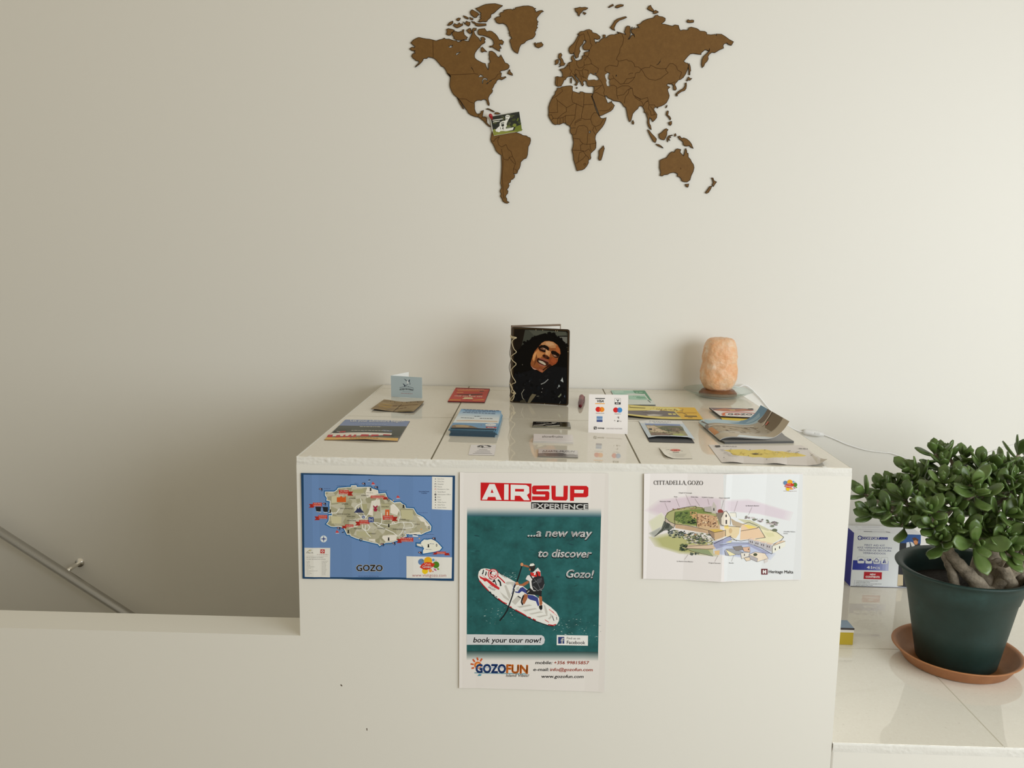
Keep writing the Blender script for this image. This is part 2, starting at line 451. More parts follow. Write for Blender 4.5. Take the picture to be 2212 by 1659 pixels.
NA = A('160 540 185 510 205 495 235 480 260 470 285 475 305 480 350 488 395 492 440 503 480 515 520 500 560 492 580 478 600 492 640 490 670 500 700 510 735 512 745 525 760 530 790 520 800 508 825 505 850 515 890 520 900 490 915 460 930 430 935 395 930 375 950 352 985 355 980 380 955 385 955 405 965 430 985 455 1010 475 1025 500 1035 520 1050 500 1040 480 1055 465 1080 470 1098 492 1085 505 1095 530 1080 545 1060 555 1040 570 1028 590 1010 605 990 630 970 660 960 690 962 725 985 750 1020 770 1060 790 1098 800 1105 830 1120 860 1132 878 1140 850 1138 800 1158 785 1155 760 1145 740 1150 715 1143 690 1150 645 1180 642 1210 660 1230 680 1240 700 1260 722 1285 710 1292 688 1305 715 1325 750 1345 790 1375 800 1398 825 1395 850 1375 870 1340 882 1300 888 1280 905 1300 920 1295 950 1290 968 1320 975 1350 962 1358 972 1330 990 1300 1005 1285 992 1260 1000 1240 1015 1232 1040 1215 1055 1205 1075 1195 1100 1185 1110 1180 1125 1190 1140 1180 1165 1155 1190 1140 1215 1132 1240 1138 1270 1148 1305 1145 1328 1130 1315 1120 1290 1115 1265 1095 1250 1070 1250 1045 1262 1020 1258 995 1262 970 1275 960 1295 962 1330 962 1370 975 1410 990 1432 1020 1432 1040 1425 1045 1400 1075 1388 1068 1420 1062 1450 1060 1470 1090 1470 1112 1480 1115 1510 1118 1545 1140 1570 1165 1590 1150 1594 1120 1570 1095 1545 1080 1525 1060 1510 1035 1490 1010 1472 980 1470 950 1460 910 1442 882 1420 870 1393 842 1358 815 1315 787 1273 762 1243 742 1225 700 1190 680 1160 665 1125 652 1090 650 1050 655 1010 658 970 640 945 615 915 600 880 575 845 540 830 520 800 500 780 480 755 455 735 430 725 400 720 375 718 360 735 320 735 310 760 290 785 265 808 235 830 212 845 230 820 255 800 265 775 245 762 225 765 210 745 190 735 170 705 185 675 215 668 205 650 215 635 180 640 145 615 175 592 205 600 212 585 195 570')
lakes = [A('1010 965 1035 935 1060 945 1075 970 1045 965 1020 972'), A('1055 1050 1055 1010 1070 985 1095 978 1120 985 1125 1005 1110 1018 1100 995 1080 1000 1070 1020 1068 1050'),
         A('1105 1055 1130 1035 1140 1040 1120 1058'), A('1142 1027 1160 1012 1180 1005 1175 1015 1152 1030'), A('630 575 650 585 655 565 670 572 690 562 680 580 690 590 665 600 645 600'),
         A('722 692 735 665 790 650 760 675 750 690'), A('920 840 940 870 935 874 922 855')]
land('continent_piece', NA, lakes, [A('655 940 800 937 960 925 1005 935'), A('437 510 440 720'), A('765 1240 850 1245 895 1275 920 1290 955 1300'), A('940 874 957 915'), A('1180 1000 1215 990 1240 960 1250 935 1290 925'), A('1000 1470 1020 1435'), A('1040 1490 1060 1470'), A('1090 1545 1115 1510')])
land('continent_piece', A('1212 237 1245 212 1290 205 1275 180 1290 158 1325 150 1330 130 1370 118 1420 115 1440 125 1450 110 1465 120 1478 95 1530 85 1580 75 1640 73 1690 85 1715 105 1733 105 1710 120 1730 130 1725 145 1745 150 1775 135 1810 130 1828 142 1800 155 1780 180 1750 215 1740 240 1755 275 1765 270 1750 290 1755 310 1740 330 1755 345 1735 370 1735 385 1720 400 1728 430 1715 460 1690 485 1640 500 1610 515 1590 540 1545 560 1525 600 1515 640 1505 672 1470 655 1440 625 1425 590 1415 550 1405 520 1410 495 1430 485 1425 465 1400 445 1410 435 1390 415 1405 410 1390 380 1380 345 1355 310 1320 293 1270 298 1235 280 1230 262'))
land('continent_piece', C3('583 705 588 670 592 640 600 608 640 585 700 590 760 595 830 605 900 615 930 628 965 640 985 655 1030 660 1050 675 1078 685 1085 715 1075 760 1055 795 1050 850 1045 900 1030 940 995 955 960 990 955 1030 945 1065 925 1095 915 1130 890 1140 868 1130 885 1160 880 1185 860 1205 835 1215 830 1245 805 1260 815 1285 805 1310 785 1335 800 1355 795 1385 775 1405 770 1430 785 1450 785 1480 815 1495 790 1510 760 1500 735 1480 725 1450 705 1420 715 1390 700 1355 720 1310 708 1260 712 1200 718 1120 722 1040 720 960 718 905 680 880 650 850 630 800 610 760 590 735'), (),
     [C3('690 670 668 720 680 770 715 800 740 790 775 770 800 830 840 860 855 920 885 970 895 1010 870 1070 865 1130'), C3('718 825 730 900 745 955 800 965 815 930 855 920'), C3('815 935 860 990 885 1015'), C3('735 960 735 1060 728 1180 735 1300 740 1400 750 1450'), C3('870 1075 900 1085 915 1112'), C3('590 720 620 730 640 700 690 670')])
land('continent_piece', C3('1425 55 1455 60 1480 45 1530 35 1590 30 1612 38 1608 70 1612 100 1640 108 1680 120 1698 130 1710 105 1740 108 1765 120 1810 125 1845 125 1862 131 1858 160 1845 160 1858 190 1875 235 1890 290 1905 330 1920 370 1945 410 1955 420 1965 438 2000 445 2035 430 2030 460 2010 510 1985 550 1950 590 1915 630 1900 660 1895 700 1908 745 1905 810 1890 835 1865 855 1840 880 1838 910 1843 935 1835 955 1812 965 1812 1000 1790 1040 1760 1075 1730 1090 1695 1095 1668 1102 1658 1070 1640 1010 1625 960 1620 900 1605 840 1618 790 1625 740 1615 690 1610 650 1585 620 1580 590 1588 560 1570 530 1545 525 1520 498 1490 500 1450 518 1420 515 1395 522 1365 505 1340 470 1320 435 1308 405 1312 370 1310 300 1325 250 1345 205 1365 165 1390 140 1395 105 1415 85'),
     [C3('1815 615 1825 595 1840 600 1838 620 1825 632')],
     [C3(t) for t in ('1475 65 1485 100 1450 130 1405 165 1360 185 1345 210', '1405 185 1420 220 1420 300 1425 365 1350 370 1312 368', '1420 215 1530 300 1535 355 1480 390 1425 440', '1530 310 1640 250 1610 235 1600 180 1612 110', '1640 250 1750 300 1755 120', '1752 270 1870 265', '1660 255 1650 340 1645 400 1525 405 1515 460 1530 500', '1645 400 1640 440 1600 500 1580 535', '1745 300 1725 400 1725 440 1680 460 1650 480 1640 500 1645 530', '1730 440 1770 455 1840 450 1850 410 1880 370 1920 372', '1840 455 1860 520 1900 545 1960 520 2000 450', '1880 540 1865 590 1895 640', '1800 560 1760 530 1690 535 1670 560 1650 640 1615 650', '1800 560 1808 620 1795 680 1800 720 1790 770 1745 760 1710 730 1700 700 1612 690', '1607 840 1720 845 1770 855', '1715 845 1710 780 1740 760', '1690 908 1685 990 1650 1010', '1690 908 1700 870 1745 855 1780 905 1740 950 1690 985', '1770 855 1815 825 1840 860', '1780 905 1810 930 1812 962', '1790 770 1850 762 1906 750', '1830 765 1835 820 1850 845', '1360 440 1390 440 1425 440 1420 512', '1455 440 1452 515', '1490 430 1495 498', '1425 440 1490 430 1525 405', '1590 562 1650 560', '1890 545 1918 600', '1315 400 1345 395 1370 440 1340 468', '1755 1010 1770 1005 1778 1020 1765 1032 1752 1025 1755 1010', '1645 500 1690 470 1725 460')])
EU = (E6('170 1050 165 1000 175 940 170 905 205 895 250 905 295 905 305 880 300 840 280 800 245 770 280 755 310 750 345 740 355 720 385 700 400 660 430 635 475 625 480 600 458 575 465 540 490 505 510 520 500 550 520 570 540 600 580 605 630 590 655 575 665 545 660 520 685 505 710 515 695 480 702 455 740 440 795 432 795 405 740 412 700 405 680 385 670 340 690 310 725 275 735 245 715 228 690 232 680 270 665 300 640 325 615 355 610 400 625 430 610 465 595 500 590 540 545 562 535 530 520 500 505 455 490 475 455 480 430 460 415 420 420 370 450 335 490 300 520 265 555 210 580 160 610 130 575 125 600 100 640 65 690 65 740 40 790 30 835 50 850 85 880 95 920 105 960 135 995 165 985 200 945 215 910 205 880 205 895 255 915 290 925 255 950 260 975 262 985 240 1020 205 1050 190 1045 130 1085 130 1090 155 1070 185 1110 180 1140 150 1180 130 1210 125 1250 130 1300 110 1340 105 1300 70 1330 80 1380 95 1420 110 1465 130')
      + B('752 400 770 340 790 325 818 330 825 360 820 400 828 425 815 465 795 495 810 492 832 462 845 438 868 444 878 468 872 432 842 412 835 382 850 335 845 375 880 340 870 370 910 345 935 350 910 310 950 300 985 265 1040 240 1120 222 1140 195 1165 188 1185 205 1230 212 1265 230 1262 260 1235 285 1215 300 1260 305 1310 318 1360 330 1385 312 1430 320 1440 360 1455 385 1490 375 1550 378 1560 350 1590 340 1660 358 1680 370 1700 390 1760 395 1785 410 1785 432 1840 438 1890 432 1910 450 1905 428 1970 430 2020 460 2070 498 2122 525 2095 570 2060 560 2040 540 2005 550 1990 575 1998 605 1940 630 1890 662 1850 658 1820 680 1800 710 1805 740 1790 770 1760 800 1750 830 1730 850 1720 810 1725 750 1745 710 1790 670 1820 640 1822 610 1810 640 1790 630 1765 625 1740 645 1715 665 1715 685 1680 682 1620 672 1580 678 1550 705 1495 770 1520 790 1548 795 1555 830 1540 880 1520 930 1490 975 1455 1000 1430 1005 1410 1030 1390 1050 1385 1070 1400 1095 1405 1120 1390 1135 1370 1130 1365 1100 1368 1080 1350 1055 1325 1060 1305 1048 1280 1070 1300 1085 1325 1095 1295 1120 1295 1140 1305 1170 1315 1200 1310 1230 1295 1260 1280 1290 1250 1315 1210 1335 1175 1345 1170 1360 1160 1345 1130 1350 1120 1380 1140 1410 1160 1440 1155 1480 1130 1510 1108 1530 1095 1505 1085 1490 1065 1480 1062 1520 1065 1555 1080 1580 1090 1630 1070 1615 1050 1580 1040 1540 1045 1500 1030 1450 1020 1420 1000 1415 1000 1380 980 1340 960 1330 930 1340 920 1365 885 1395 855 1430 845 1470 835 1510 818 1532 805 1510 790 1460 780 1400 768 1350 745 1340 720 1300 700 1280 660 1275 610 1265 590 1250 545 1230 525 1205 505 1205 515 1240 530 1268 535 1290 545 1296 570 1290 590 1272 592 1290 610 1310 625 1325 605 1370 580 1395 530 1420 480 1445 440 1460 430 1440 410 1380 385 1320 370 1270 352 1232 347 1205 362 1165 370 1120 368 1090 340 1085 300 1088 280 1068 275 1035 268 1018 240 1018 228 1040 240 1062 225 1082 208 1055 200 1030 188 1022 170 990 145 960 128 935 122 950 140 985 165 1015 172 1035 158 1045 160 1060 145 1075 125 1065 150 1042 140 1020 115 985 95 960 80 955 70 965 50 960 25 975 10 1000 -10 1010')
      + E6('310 1010 275 1070 220 1080 190 1065'))
EUh = [B('285 990 300 945 325 915 350 930 372 942 395 945 415 965 435 995 405 1012 370 1000 330 1005 295 1010'), B('370 925 398 915 395 932 378 936'),
       B('505 940 540 912 568 920 555 950 550 985 570 1010 560 1030 570 1065 565 1088 530 1080 520 1040 525 1010 510 975'), B('640 960 645 940 655 945 650 962'), B('1150 820 1180 795 1205 760 1212 735 1200 780 1175 808')]
EUl = [B(t) for t in ('690 415 720 430 740 480 730 550 695 610 690 660 660 715 650 750 670 760 672 800 660 835 560 820 510 850 505 890 545 912', '670 770 730 760 780 748 800 765 840 770 870 800 880 840 920 840 960 870', '960 870 1010 850 1065 850 1080 820 1110 835 1150 855 1210 865 1270 860 1275 890 1300 915 1250 950 1210 985 1140 1010 1060 995 1010 955 990 910 960 870', '1270 870 1320 800 1360 800 1400 830 1420 880 1470 910 1450 960 1440 1000', '960 870 940 910 890 920 880 970 830 985 780 990 740 1050', '565 1000 620 985 660 1020 700 1060 740 1050 800 1050 850 1010 880 970', '480 1075 500 1130 490 1170 502 1210', '570 1080 610 1070 650 1090 655 1200 672 1250', '655 1110 720 1080 800 1080 840 1110', '660 1205 740 1190 790 1130 830 1110', '750 1300 760 1220 800 1170 810 1120 850 1110 860 1190 890 1220 960 1250 1040 1225 1050 1260 1010 1290 985 1335', '870 1200 950 1245 940 1265 880 1225', '365 1170 400 1160 440 1190 505 1215', '440 1390 500 1395 560 1380 590 1340', '1010 1290 1050 1270 1060 1320 1130 1320 1140 1345', '1060 1320 1050 1370 1080 1400 1085 1450 1145 1440', '1075 1335 1110 1380 1130 1440', '368 1090 430 1080 480 1070 460 1030 440 1000', '370 1150 410 1120 460 1080', '800 935 830 920 860 920', '600 945 620 985', '1320 1050 1390 1030', '950 1265 975 1290 985 1330', '1030 1400 1050 1450')] + \
      [E6(t) for t in ('215 905 205 985 200 1060', '300 905 350 910', '430 640 430 700 370 690', '430 700 430 760 470 800 440 840 440 890', '560 605 560 680 600 740 660 730 700 690 690 620', '540 760 590 790 660 790 700 720', '700 690 830 660 960 750 940 830', '700 600 770 520 790 450', '770 540 820 600 830 670', '660 800 680 900 740 930', '600 800 620 860 690 920', '700 770 770 780 770 850', '540 760 520 820 560 870', '520 460 530 390 560 280 620 140 690 110 710 180 715 230', '750 60 800 180 810 280 840 320 800 400', '680 505 770 520', '690 540 760 530', '480 830 500 860 560 860', '600 880 640 900 650 960')]
land('continent_piece', EU, EUh, EUl)
land('continent_piece', D('1195 970 1235 950 1280 935 1305 900 1320 880 1350 858 1375 868 1395 835 1415 822 1460 832 1450 865 1475 895 1495 912 1508 870 1515 830 1525 818 1535 850 1535 875 1552 880 1555 930 1580 955 1595 990 1618 1020 1626 1060 1615 1110 1590 1160 1575 1215 1555 1230 1535 1242 1500 1238 1470 1225 1465 1200 1440 1175 1415 1172 1420 1140 1395 1125 1365 1120 1320 1130 1290 1148 1250 1150 1225 1167 1198 1158 1208 1120 1192 1060 1195 1010'), (), [D('1452 1060 1460 1070 1456 1082')])
for t in ('1710 545 1725 535 1735 555 1755 540 1780 540 1800 530 1810 545 1825 560 1815 580 1790 592 1765 603 1740 590 1720 580 1730 565 1712 562',
          '975 105 1010 95 1050 75 1100 55 1160 48 1220 45 1260 55 1315 70 1280 95 1240 130 1210 160 1170 180 1165 215 1145 235 1130 245 1120 265 1100 275 1070 270 1030 278 1005 272 1025 260 1025 245 1045 235 1030 215 1045 205 1035 185 1045 165 1025 150 990 120',
          '905 150 930 120 965 140 1000 160 1020 180 1000 195 990 215 960 222 940 200 915 185', '900 215 945 235 940 248 920 248 905 235', '820 195 850 205 885 225 880 240 850 230 830 215',
          '735 240 760 225 785 228 775 250 755 262 738 255', '620 318 640 290 670 270 690 265 690 285 665 310 640 320', '695 320 710 295 730 305 750 310 770 285 785 305 810 295 815 315 780 335 745 350 725 345',
          '815 270 830 285 850 290 860 265 880 275 905 280 905 310 885 328 865 315 840 300', '922 265 960 275 980 290 1010 295 1060 298 1105 298 1108 318 1070 325 1010 330 975 320 970 300 940 285',
          '608 370 630 358 670 365 708 378 690 400 670 410 660 440 635 445 605 430 615 400', '680 410 710 390 740 400 770 405 780 395 805 400 810 375 830 372 825 405 835 440 860 460 875 470 860 480 865 495 820 498 800 505 750 505 720 495 700 480 705 465 685 445',
          '860 380 880 370 895 355 915 360 910 380 930 390 920 410 905 425 880 405', '1003 395 1015 370 1050 362 1090 358 1105 385 1120 398 1150 388 1180 395 1205 415 1225 430 1250 460 1265 490 1275 505 1300 500 1328 525 1315 560 1290 555 1270 555 1280 575 1298 605 1275 610 1280 645 1245 630 1205 605 1190 590 1155 595 1150 580 1190 575 1205 550 1195 510 1165 480 1120 460 1070 445 1020 440 1005 420',
          '1045 605 1060 592 1085 620 1118 650 1085 645 1055 658 1042 640', '1375 925 1390 895 1405 872 1412 905 1435 925 1440 948 1400 935', '612 920 640 930 662 955 660 972 640 950', '742 1228 765 1255 790 1290 805 1320 828 1370 815 1365 795 1330 775 1300 760 1265'):
    land('island_piece', A(t))
for t in ('525 325 545 315 575 325 605 340 632 355 615 360 590 345 560 330 535 328', '635 385 645 365 675 368 705 380 680 388 650 388', '2000 782 2012 820 2000 860 1985 920 1970 965 1950 970 1935 945 1945 900 1942 850 1965 825 1985 805'):
    land('island_piece', C3(t))
for t in ('225 515 235 480 270 465 290 500 270 545 290 565 310 600 320 640 350 655 330 690 280 700 235 720 265 690 245 670 270 640 260 590 225 555', '165 680 170 640 165 605 200 580 228 585 225 640 205 665'):
    land('island_piece', E6(t))
for t in ('75 985 85 980 88 1010 85 1045 75 1040', '145 1102 152 1096 160 1104 152 1114', '125 105 160 100 190 90 215 95 255 90 292 100 270 120 235 128 215 150 195 170 182 203 165 185 160 155 140 150 135 130', '232 150 270 165 255 182 240 172', '548 90 575 70 605 52 615 68 585 82 560 95', '635 85 660 65 700 55 738 60 735 75 700 85 670 98 645 98',
          '572 345 600 310 630 260 670 235 720 220 765 208 780 218 745 235 690 255 650 290 630 330 620 355 632 382 600 370', '1038 110 1055 80 1080 65 1090 90 1105 110 1118 125 1115 145 1085 138 1050 118', '1115 150 1140 128 1165 140 1180 152 1150 168 1118 172', '1535 265 1550 245 1575 258 1600 250 1622 255 1620 280 1580 285 1545 283',
          '1565 795 1578 830 1585 890 1575 900 1575 940 1562 942 1562 880 1555 840', '1532 1010 1548 985 1555 965 1575 985 1600 985 1575 1010 1550 1005 1540 1020', '1515 1045 1530 1040 1532 1075 1525 1115 1505 1140 1470 1150 1440 1170 1415 1190 1400 1180 1430 1150 1460 1130 1490 1115 1515 1080', '1395 1182 1414 1192 1420 1205 1400 1208', '1275 1340 1290 1318 1285 1345 1272 1358'):
    land('island_piece', B(t))
for t in ('1280 365 1290 345 1305 350 1300 380 1295 400 1315 410 1335 440 1328 462 1310 430 1290 410 1275 395', '1295 500 1330 480 1345 478 1345 510 1330 530 1310 520 1318 500', '848 490 858 463 872 495 865 515 850 510', '1040 582 1060 590 1090 630 1120 660 1155 700 1150 720 1140 745 1115 730 1090 690 1065 640', '1145 762 1180 768 1210 785 1240 815 1205 800 1170 785',
          '1182 640 1215 620 1245 590 1275 568 1300 582 1285 605 1285 640 1270 680 1250 713 1215 705 1190 685', '1290 690 1310 660 1350 648 1355 655 1320 665 1335 680 1310 690 1325 720 1300 705 1298 738 1288 715', '1380 650 1395 630 1402 655 1385 668', '1422 672 1445 662 1460 680 1470 695 1495 685 1535 700 1570 730 1595 765 1605 795 1618 818 1590 805 1565 782 1540 792 1515 788 1490 770 1490 740 1470 720 1445 705 1435 685',
          '1515 1270 1540 1268 1560 1265 1555 1295 1545 1308 1525 1295', '1845 1188 1865 1190 1878 1225 1910 1240 1890 1265 1870 1298 1855 1275 1868 1250 1860 1215', '1825 1295 1852 1292 1835 1330 1810 1370 1785 1385 1768 1375 1790 1345'):
    land('island_piece', D(t))

# postcard and map pin
s = Sheet(front_map(DEP-MT-0.0035)).crop(1040, 230, 22.12); s.gain = 1.2
s.slab('425 488 1815 238 1955 1168 590 1402 500 1100', 0.0006, (205, 205, 200))
s.poly('432 492 1805 248 1935 1165 585 1392', (38, 40, 32))
r = random.Random(5)
inside = lambda u, v: (432+(1805-432)*u+(585-432)*v*(1-u)+(1935-1805)*v*u, 492+(248-492)*u+(1392-492)*v*(1-u)+(1165-248)*v*u)
for k in range(70):
    u, v = r.random()*0.94+0.03, r.random()*0.9+0.05; x, y = inside(u, v)
    c = r.choice([(58, 60, 45), (30, 34, 28), (75, 78, 50), (48, 46, 40)]) if v < 0.62 else r.choice([(110, 120, 50), (130, 135, 60), (90, 100, 40)])
    if u > 0.62 and v > 0.35: c = r.choice([(95, 105, 40), (120, 128, 55), (60, 68, 30)])
    s.ell(x, y, 45+60*r.random(), 30+50*r.random(), c, r.random()*180, 9)
s.poly('540 1180 900 1190 1300 1180 1560 1150 1900 980 1935 1165 585 1392', (128, 132, 58))
s.poly('1560 1150 1640 960 1900 860 1930 1120 1700 1230', (105, 115, 40))
s.poly('1140 480 1180 420 1250 400 1340 420 1365 480 1340 560 1290 620 1260 700 1225 760 1200 850 1215 930 1160 1010 1170 1060 1420 1020 1545 990 1500 1120 1180 1180 960 1170 860 1185 800 1210 700 1200 660 1120 780 1010 870 930 865 820 900 750 1000 700 1150 670 1160 600', (212, 212, 206))
for t in ('930 790 1090 750', '930 830 1080 800', '1180 480 1330 470', '1230 570 1230 620', '900 1000 930 1100', '1190 1000 1400 985', '990 1050 1060 1120'): s.stroke(t, 30, (110, 112, 105))
s.poly('940 860 1060 830 1090 900 1040 970 980 960 950 920', (40, 42, 36)); s.ell(1215, 600, 30, 40, (120, 120, 112)); s.ell(830, 1180, 60, 45, (225, 228, 225)); s.ell(1030, 1030, 40, 30, (60, 55, 50))
s.stroke('540 660 1020 590', 34, (215, 215, 205)); s.stroke('555 745 870 690', 34, (215, 215, 205))
o = s.build('postcard'); tag(o, 'small dark postcard with a pale statue, pinned on the wooden map', 'postcard')
pn = onY(1060, 250, DEP-0.02)
mp_ = root('map_pin', tuple(onY(1062.8, 257.5, DEP-0.006)), 'red map pin at the upper left corner of the postcard', 'pin')
bm = bmesh.new()
hd = onY(1059.8, 250.2, DEP-0.022); tip = onY(1063.2, 258.5, DEP-0.007)
add_tube(bm, [hd+(hd-tip)*0.42, hd+(hd-tip)*0.38, hd+(hd-tip)*0.2, hd, hd+(tip-hd)*0.3, hd+(tip-hd)*0.7, tip], [0.0006, 0.003, 0.0052, 0.0058, 0.0050, 0.0028, 0.0009], 16)
mesh_obj('pin_head', bm, pbr('red_plastic', (0.36, 0.008, 0.012), 0.25), mp_, True)
bm = bmesh.new(); add_tube(bm, [tip, Vector((tip.x, DEP-0.001, tip.z-0.001))], 0.0006, 8)
mesh_obj('needle', bm, steel, mp_, True)

# ---------------------------------------------------------------- posters on the counter front
def fold_map(Y, xs, hs, ym):
    """paper on the front face, folded along upright creases at xs (pixels at height ym), standing off it by hs"""
    base = front_map(Y); W = [onY(x, ym, Y).x for x in xs]; f = zig(W, hs)
    def mp(x, y, h):
        p = base(x, y, 0); p.y -= h + f(p.x); return p
    mp.creases = W; mp.Y = Y
    return mp
def cut_creases(s):
    for X in s.map.creases[1:-1]:
        (a, b), (c, d) = proj(Vector((X, s.map.Y, 1.1))), proj(Vector((X, s.map.Y, 0.4)))
        s.cut([((a-s.x0)*s.k, (b-s.y0)*s.k, (c-s.x0)*s.k, (d-s.y0)*s.k)])
def zig(xs, hs):
    def f(x):
        if x <= xs[0]: return hs[0]
        for i in range(len(xs)-1):
            if x <= xs[i+1]: return hs[i]+(hs[i+1]-hs[i])*(x-xs[i])/(xs[i+1]-xs[i])
        return hs[-1]
    return f

# --- island map (left)
fx = [650, 676, 690, 735, 760, 796, 824, 862, 893, 930, 955, 986]
fh_ = [0.0006, 0.0016, 0.0008, 0.0012, 0.0021, 0.0010, 0.0018, 0.0012, 0.0021, 0.0011, 0.0015, 0.0008]
s = Sheet(fold_map(-0.0016, fx, fh_, 1136)).crop(640, 1010, 6.144); s.gain = 1.22; s.step = 8e-7
navy, sea, white, red = (20, 60, 96), (98, 130, 178), (222, 222, 218), (186, 48, 36)
s.slab('63 72 700 82 1140 98 2107 107 2100 800 2093 1503 1700 1492 1300 1480 950 1490 600 1475 85 1473 78 800', 0.0005, navy)
s.poly('97 92 2075 122 2065 1472 1300 1455 112 1450', sea)
land_m = pbr('map_land', (0.4, 0.38, 0.26), 0.6, spec=0.3)
n_, _ = noise_mix(land_m, [(0.2, (0.36, 0.345, 0.225)), (0.5, (0.47, 0.445, 0.31)), (0.8, (0.58, 0.56, 0.45))], 95, kind='V', coord='Object', sx=(1, 1, 1))
isl = pp('390 325 510 325 545 300 560 275 690 262 735 262 738 240 795 240 800 262 985 262 1000 280 1030 290 1080 305 1085 350 1180 340 1205 400 1260 440 1300 470 1340 462 1380 460 1400 480 1440 500 1450 540 1555 545 1580 590 1600 620 1680 660 1740 720 1785 780 1780 830 1720 850 1660 880 1560 875 1500 870 1440 880 1460 905 1390 930 1340 960 1260 985 1190 990 1140 1010 1110 1030 1090 1005 1000 985 900 960 800 930 730 900 720 880 680 880 660 840 640 800 600 780 560 775 500 780 460 775 410 745 430 720 440 700 440 640 480 640 480 590 440 580 455 540 450 500 455 440 410 430 415 400 390 365')
com = pp('1665 990 1700 960 1740 965 1790 955 1830 970 1870 1000 1925 1060 1900 1090 1820 1110 1690 1130 1690 1100 1710 1070 1680 1040 1655 1010')
cmi = pp('1605 1010 1660 1015 1665 1045 1605 1030')
for q in (isl, com, cmi): s.stroke(q, 44, (24, 92, 146), True)
for q in (isl, com, cmi): s.stroke(q, 16, white, True, lift=False)
s.up(); s.poly(isl, land_m); s.poly(com, (222, 220, 206)); s.poly(cmi, (222, 220, 206))
for t in ('1000 440 1110 420 1120 500 1020 520 1020 640 950 620 985 520', '1250 500 1300 480 1370 560 1340 630 1250 600', '945 262 1080 310 1085 350 940 400 920 330', '1150 900 1340 890 1330 960 1190 985 1140 930', '970 945 1050 945 1050 985 960 965', '1480 870 1640 850 1660 880 1500 885', '1600 640 1680 660 1780 790 1700 760'): s.poly(t, (215, 210, 200))
for t, c in (('470 380 560 370 560 460 470 470', (192, 187, 156)), ('740 290 900 280 890 340 760 330', (160, 157, 122)), ('1130 470 1230 470 1230 540 1130 560', (168, 164, 132)), ('460 640 600 650 600 740 470 740', (190, 185, 152)), ('800 840 1000 850 1000 930 800 900', (170, 167, 136)), ('1390 560 1550 560 1550 690 1400 680', (184, 180, 146)), ('860 480 940 480 940 560 870 560', (160, 157, 122)), ('1180 810 1330 820 1330 880 1200 880', (156, 152, 126)), ('1600 700 1700 720 1720 800 1600 820', (166, 161, 138))): s.poly(t, c)
for t in ('430 605 535 600 555 570 580 540', '855 408 870 470 810 500 785 530 780 590 830 620 860 660', '865 480 875 540 880 590 920 650', '1080 400 1040 460 1010 540 960 610 920 660 850 680 815 680', '920 680 960 720 1080 730 1200 760 1320 740 1380 720 1530 725 1555 760 1550 790 1420 805', '1275 480 1330 520 1375 580 1380 640 1350 720', '1130 600 1140 680 1130 740 1080 780', '1000 700 1080 760 1180 810 1290 860 1350 910', '1425 725 1435 770 1420 820 1400 860 1360 905', '880 740 880 800 910 830 950 830 980 790 950 750', '920 760 915 830 950 880 990 920', '700 800 820 770', '1270 740 1290 715 1320 745'): s.stroke(t, 9, (228, 225, 214))
def flag(x0, y0, x1, y1, tail, lines):
    if tail == 'r': s.poly([(x1-15, y0+18), (x1+58, y0+18), (x1+38, y1-4), (x1+60, y1+18), (x1-15, y1+18)], (150, 32, 22))
    if tail == 'l': s.poly([(x0+15, y0+18), (x0-52, y0+18), (x0-32, y1-4), (x0-55, y1+18), (x0+15, y1+18)], (150, 32, 22))
    s.rect(x0, y0, x1, y1, red)
    hh = (y1-y0)/len(lines)
    for i, t in enumerate(lines): s.text(t, x0+12, y0+hh*i+hh*0.8, x1-12, y0+hh*i+hh*0.8+2, hh*0.58, (228, 215, 205), bold=0.012)
flag(568, 295, 700, 352, 'r', ["TA' PINU", 'BASILICA']); flag(990, 370, 1170, 404, 'r', ['MARSALFORN']); flag(222, 463, 342, 512, 'l', ['AZURE', 'WINDOW'])
flag(295, 628, 412, 678, 'l', ['FUNGUS', 'ROCK']); flag(652, 752, 762, 786, 'l', ['XLENDI']); flag(836, 695, 972, 748, 'l', ['VICTORIA', '(RABAT)'])
flag(1150, 632, 1290, 690, 'r', ['GGANTIJA', 'TEMPLES']); flag(1385, 926, 1555, 980, 'l', ['MGARR', '(HARBOUR)']); flag(1860, 1112, 1985, 1144, 'r', ['COMINO'])
s.poly('1865 1125 1810 1125 1830 1138 1805 1152 1865 1152', (150, 32, 22))
s.rect(540, 392, 662, 456, (196, 88, 30)); s.poly('575 395 598 372 620 395', (196, 88, 30)); s.poly('640 395 652 375 664 395', (196, 88, 30))
s.rect(1182, 555, 1238, 632, (196, 92, 44)); s.rect(1203, 585, 1217, 632, (220, 190, 170))
s.poly('765 594 800 560 815 525 825 548 845 520 860 545 905 598', (42, 50, 86)); s.poly('1022 495 1050 520 1078 495 1082 520 1062 535 1080 552 1068 580 1035 580 1028 552 1042 535 1022 520', (150, 30, 62))
s.rect(960, 656, 1028, 724, (38, 60, 128)); s.text('H', 975, 712, 1013, 712, 44, white, bold=0.02)
s.ell(893, 655, 22, 24, (200, 208, 220)); s.ell(893, 655, 18, 20, (45, 65, 120)); s.text('i', 888, 668, 898, 668, 26, white, bold=0.03)
s.ell(1443, 855, 13, 15, (210, 214, 220)); s.text('i', 1440, 863, 1446, 863, 16, (50, 70, 120), bold=0.03)
